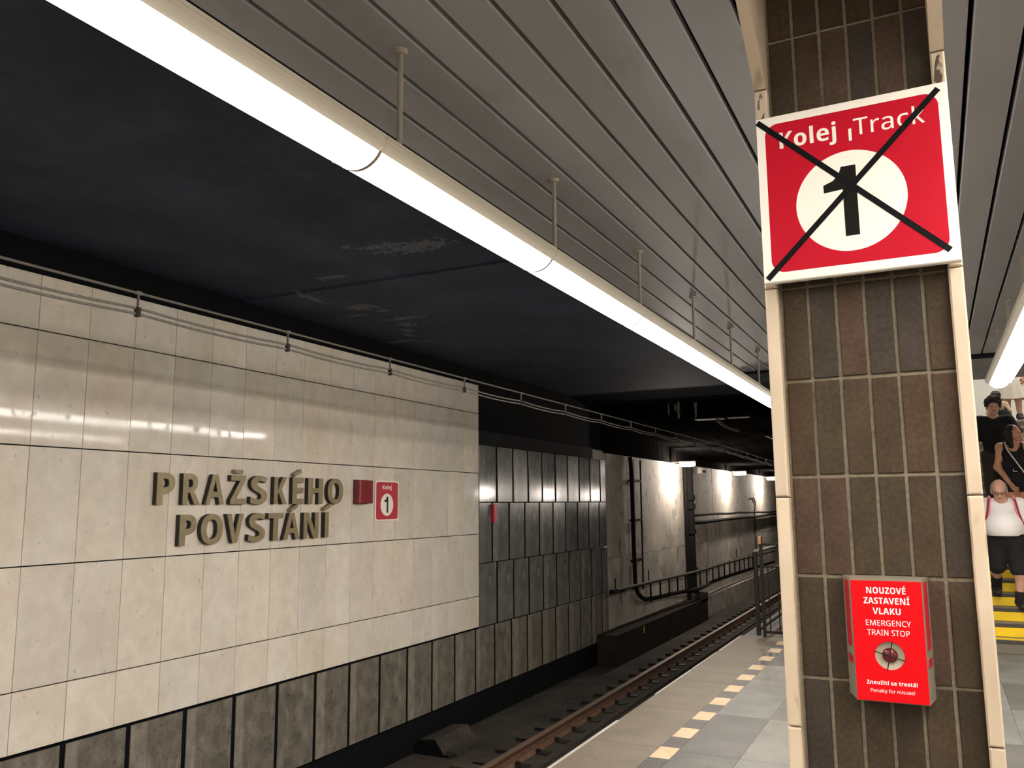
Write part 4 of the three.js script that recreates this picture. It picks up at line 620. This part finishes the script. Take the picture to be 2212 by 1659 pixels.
// ---- small child beyond
person('small dark-haired child in beige with black bag, half hidden on the stairs', [1.06, 2.565, -16.46], {
  pelvis: [0, 0.5, 0], belly: [0, 0.58, 0.01], chest: [0, 0.69, 0], neck: [0, 0.77, 0], head: [-0.02, 0.885, 0.02], sL: [-0.1, 0.755, 0], sR: [0.1, 0.755, 0], eL: [-0.14, 0.62, 0.02], wL: [-0.1, 0.54, 0.1], eR: [0.15, 0.64, 0.04], wR: [0.1, 0.7, 0.13],
  hL: [-0.055, 0.49, 0], kL: [-0.06, 0.27, 0.03], aL: [-0.06, 0.06, 0], tL: [-0.06, 0.028, 0.08], hR: [0.055, 0.49, 0], kR: [0.06, 0.27, 0.03], aR: [0.06, 0.06, 0], tR: [0.06, 0.028, 0.08] }, {
  size: 0.66, skin: skin(0.5, 0.28, 0.2), pelvisR: [0.1, 0.075, 0.085], bellyR: [0.095, 0.1, 0.085], chestR: [0.105, 0.09, 0.08], headS: 1.35, pitch: 0.35,
  hair: [ell([0, 0.04, -0.02], [0.09, 0.088, 0.1]), cap([-0.04, 0.075, 0.05], [0.04, 0.075, 0.05], 0.035)], hairCut: [ell([0, -0.05, 0.09], [0.062, 0.09, 0.085])], hairColor: 0x17100e,
  dress(g, { T, J }) {
    mesh('top', march([...T.slice(0, 3), T[4], cap(J.sL, J.eL, 0.045, 0.04), cap(J.sR, J.eR, 0.045, 0.04)], 0.03, 0.008, { grow: 0.012, cuts: [above(0.5)], minus: [cap([0, 0.765, 0.01], [0, 0.86, 0.03], 0.045)] }), cloth(0xc0a98c), g);
    mesh('trousers', march([T[0], cap(J.hL, J.kL, 0.062, 0.05), cap(J.kL, J.aL, 0.05, 0.04), cap(J.hR, J.kR, 0.062, 0.05), cap(J.kR, J.aR, 0.05, 0.04)], 0.03, 0.009, { grow: 0.006, cuts: [below(0.55)] }), cloth(0x1d1b1e), g);
    const b = mesh('bag', march([ell([0.07, 0.54, 0.15], [0.12, 0.12, 0.07])], 0.02, 0.009), cloth(0x101013), g); mesh('bag_handle', tube([V(0.0, 0.62, 0.16), V(0.05, 0.74, 0.15), V(0.13, 0.63, 0.16)], 0.01, 16, 6), cloth(0x101013), b);
  } });
// ---- woman in the pale skirt high on the stairs, the lamp in front of her
person('woman in a pale knee-length skirt high on the stairs, her upper body behind the lamp', [1.385, 3.136, -17.75], {
  pelvis: [0, 0.84, 0], belly: [0, 0.99, 0.01], chest: [0, 1.19, 0], neck: [0, 1.32, 0], head: [0, 1.48, 0.02], sL: [-0.15, 1.285, 0], sR: [0.15, 1.285, 0], eL: [-0.2, 1.02, 0], wL: [-0.18, 0.8, 0.06], eR: [0.2, 1.02, 0], wR: [0.19, 0.8, 0.06],
  hL: [-0.08, 0.82, 0], kL: [-0.085, 0.45, 0.03], aL: [-0.085, 0.075, 0], tL: [-0.095, 0.035, 0.13], hR: [0.08, 0.82, 0], kR: [0.085, 0.45, 0.05], aR: [0.09, 0.075, 0.05], tR: [0.1, 0.035, 0.18] }, {
  skin: skin(0.46, 0.24, 0.165), pelvisR: [0.16, 0.12, 0.12], bellyR: [0.125, 0.14, 0.095], chestR: [0.15, 0.125, 0.11], legR: 1.12,
  hair: [ell([0, 0.035, -0.025], [0.085, 0.092, 0.096]), cap([0, 0, -0.08], [0, -0.18, -0.07], 0.055, 0.04)], hairCut: [ell([0, -0.05, 0.09], [0.062, 0.095, 0.085])], hairColor: 0x2b1c15,
  dress(g, { T, J }) {
    mesh('blouse', march([...T.slice(0, 3), T[4]], 0.05, 0.012, { grow: 0.014, cuts: [above(0.86)], minus: [cap([0, 1.31, 0.02], [0, 1.45, 0.03], 0.062)] }), cloth(0x9c3a4e), g);
    const prof = [[0.001, 0.9], [0.15, 0.9], [0.185, 0.8], [0.21, 0.6], [0.235, 0.405], [0.228, 0.405], [0.2, 0.6], [0.001, 0.86]].map((q) => new THREE.Vector2(...q));
    const sk = new THREE.LatheGeometry(prof, 64), p = sk.attributes.position; for (let i = 0; i < p.count; i++) { const a = Math.atan2(p.getZ(i), p.getX(i)), w = 1 + Math.sin(a * 9) * 0.05 * clamp((0.9 - p.getY(i)) * 2.2); p.setX(i, p.getX(i) * w); p.setZ(i, p.getZ(i) * w * 0.8); p.setY(i, p.getY(i) + Math.sin(a * 3) * 0.012 * (p.getY(i) < 0.45 ? 1 : 0)); } sk.computeVertexNormals();
    mesh('skirt', sk, std({ color: 0xcfc8bc, roughness: 0.9, side: THREE.DoubleSide }), g);
  } });
renderer.render(scene, camera);
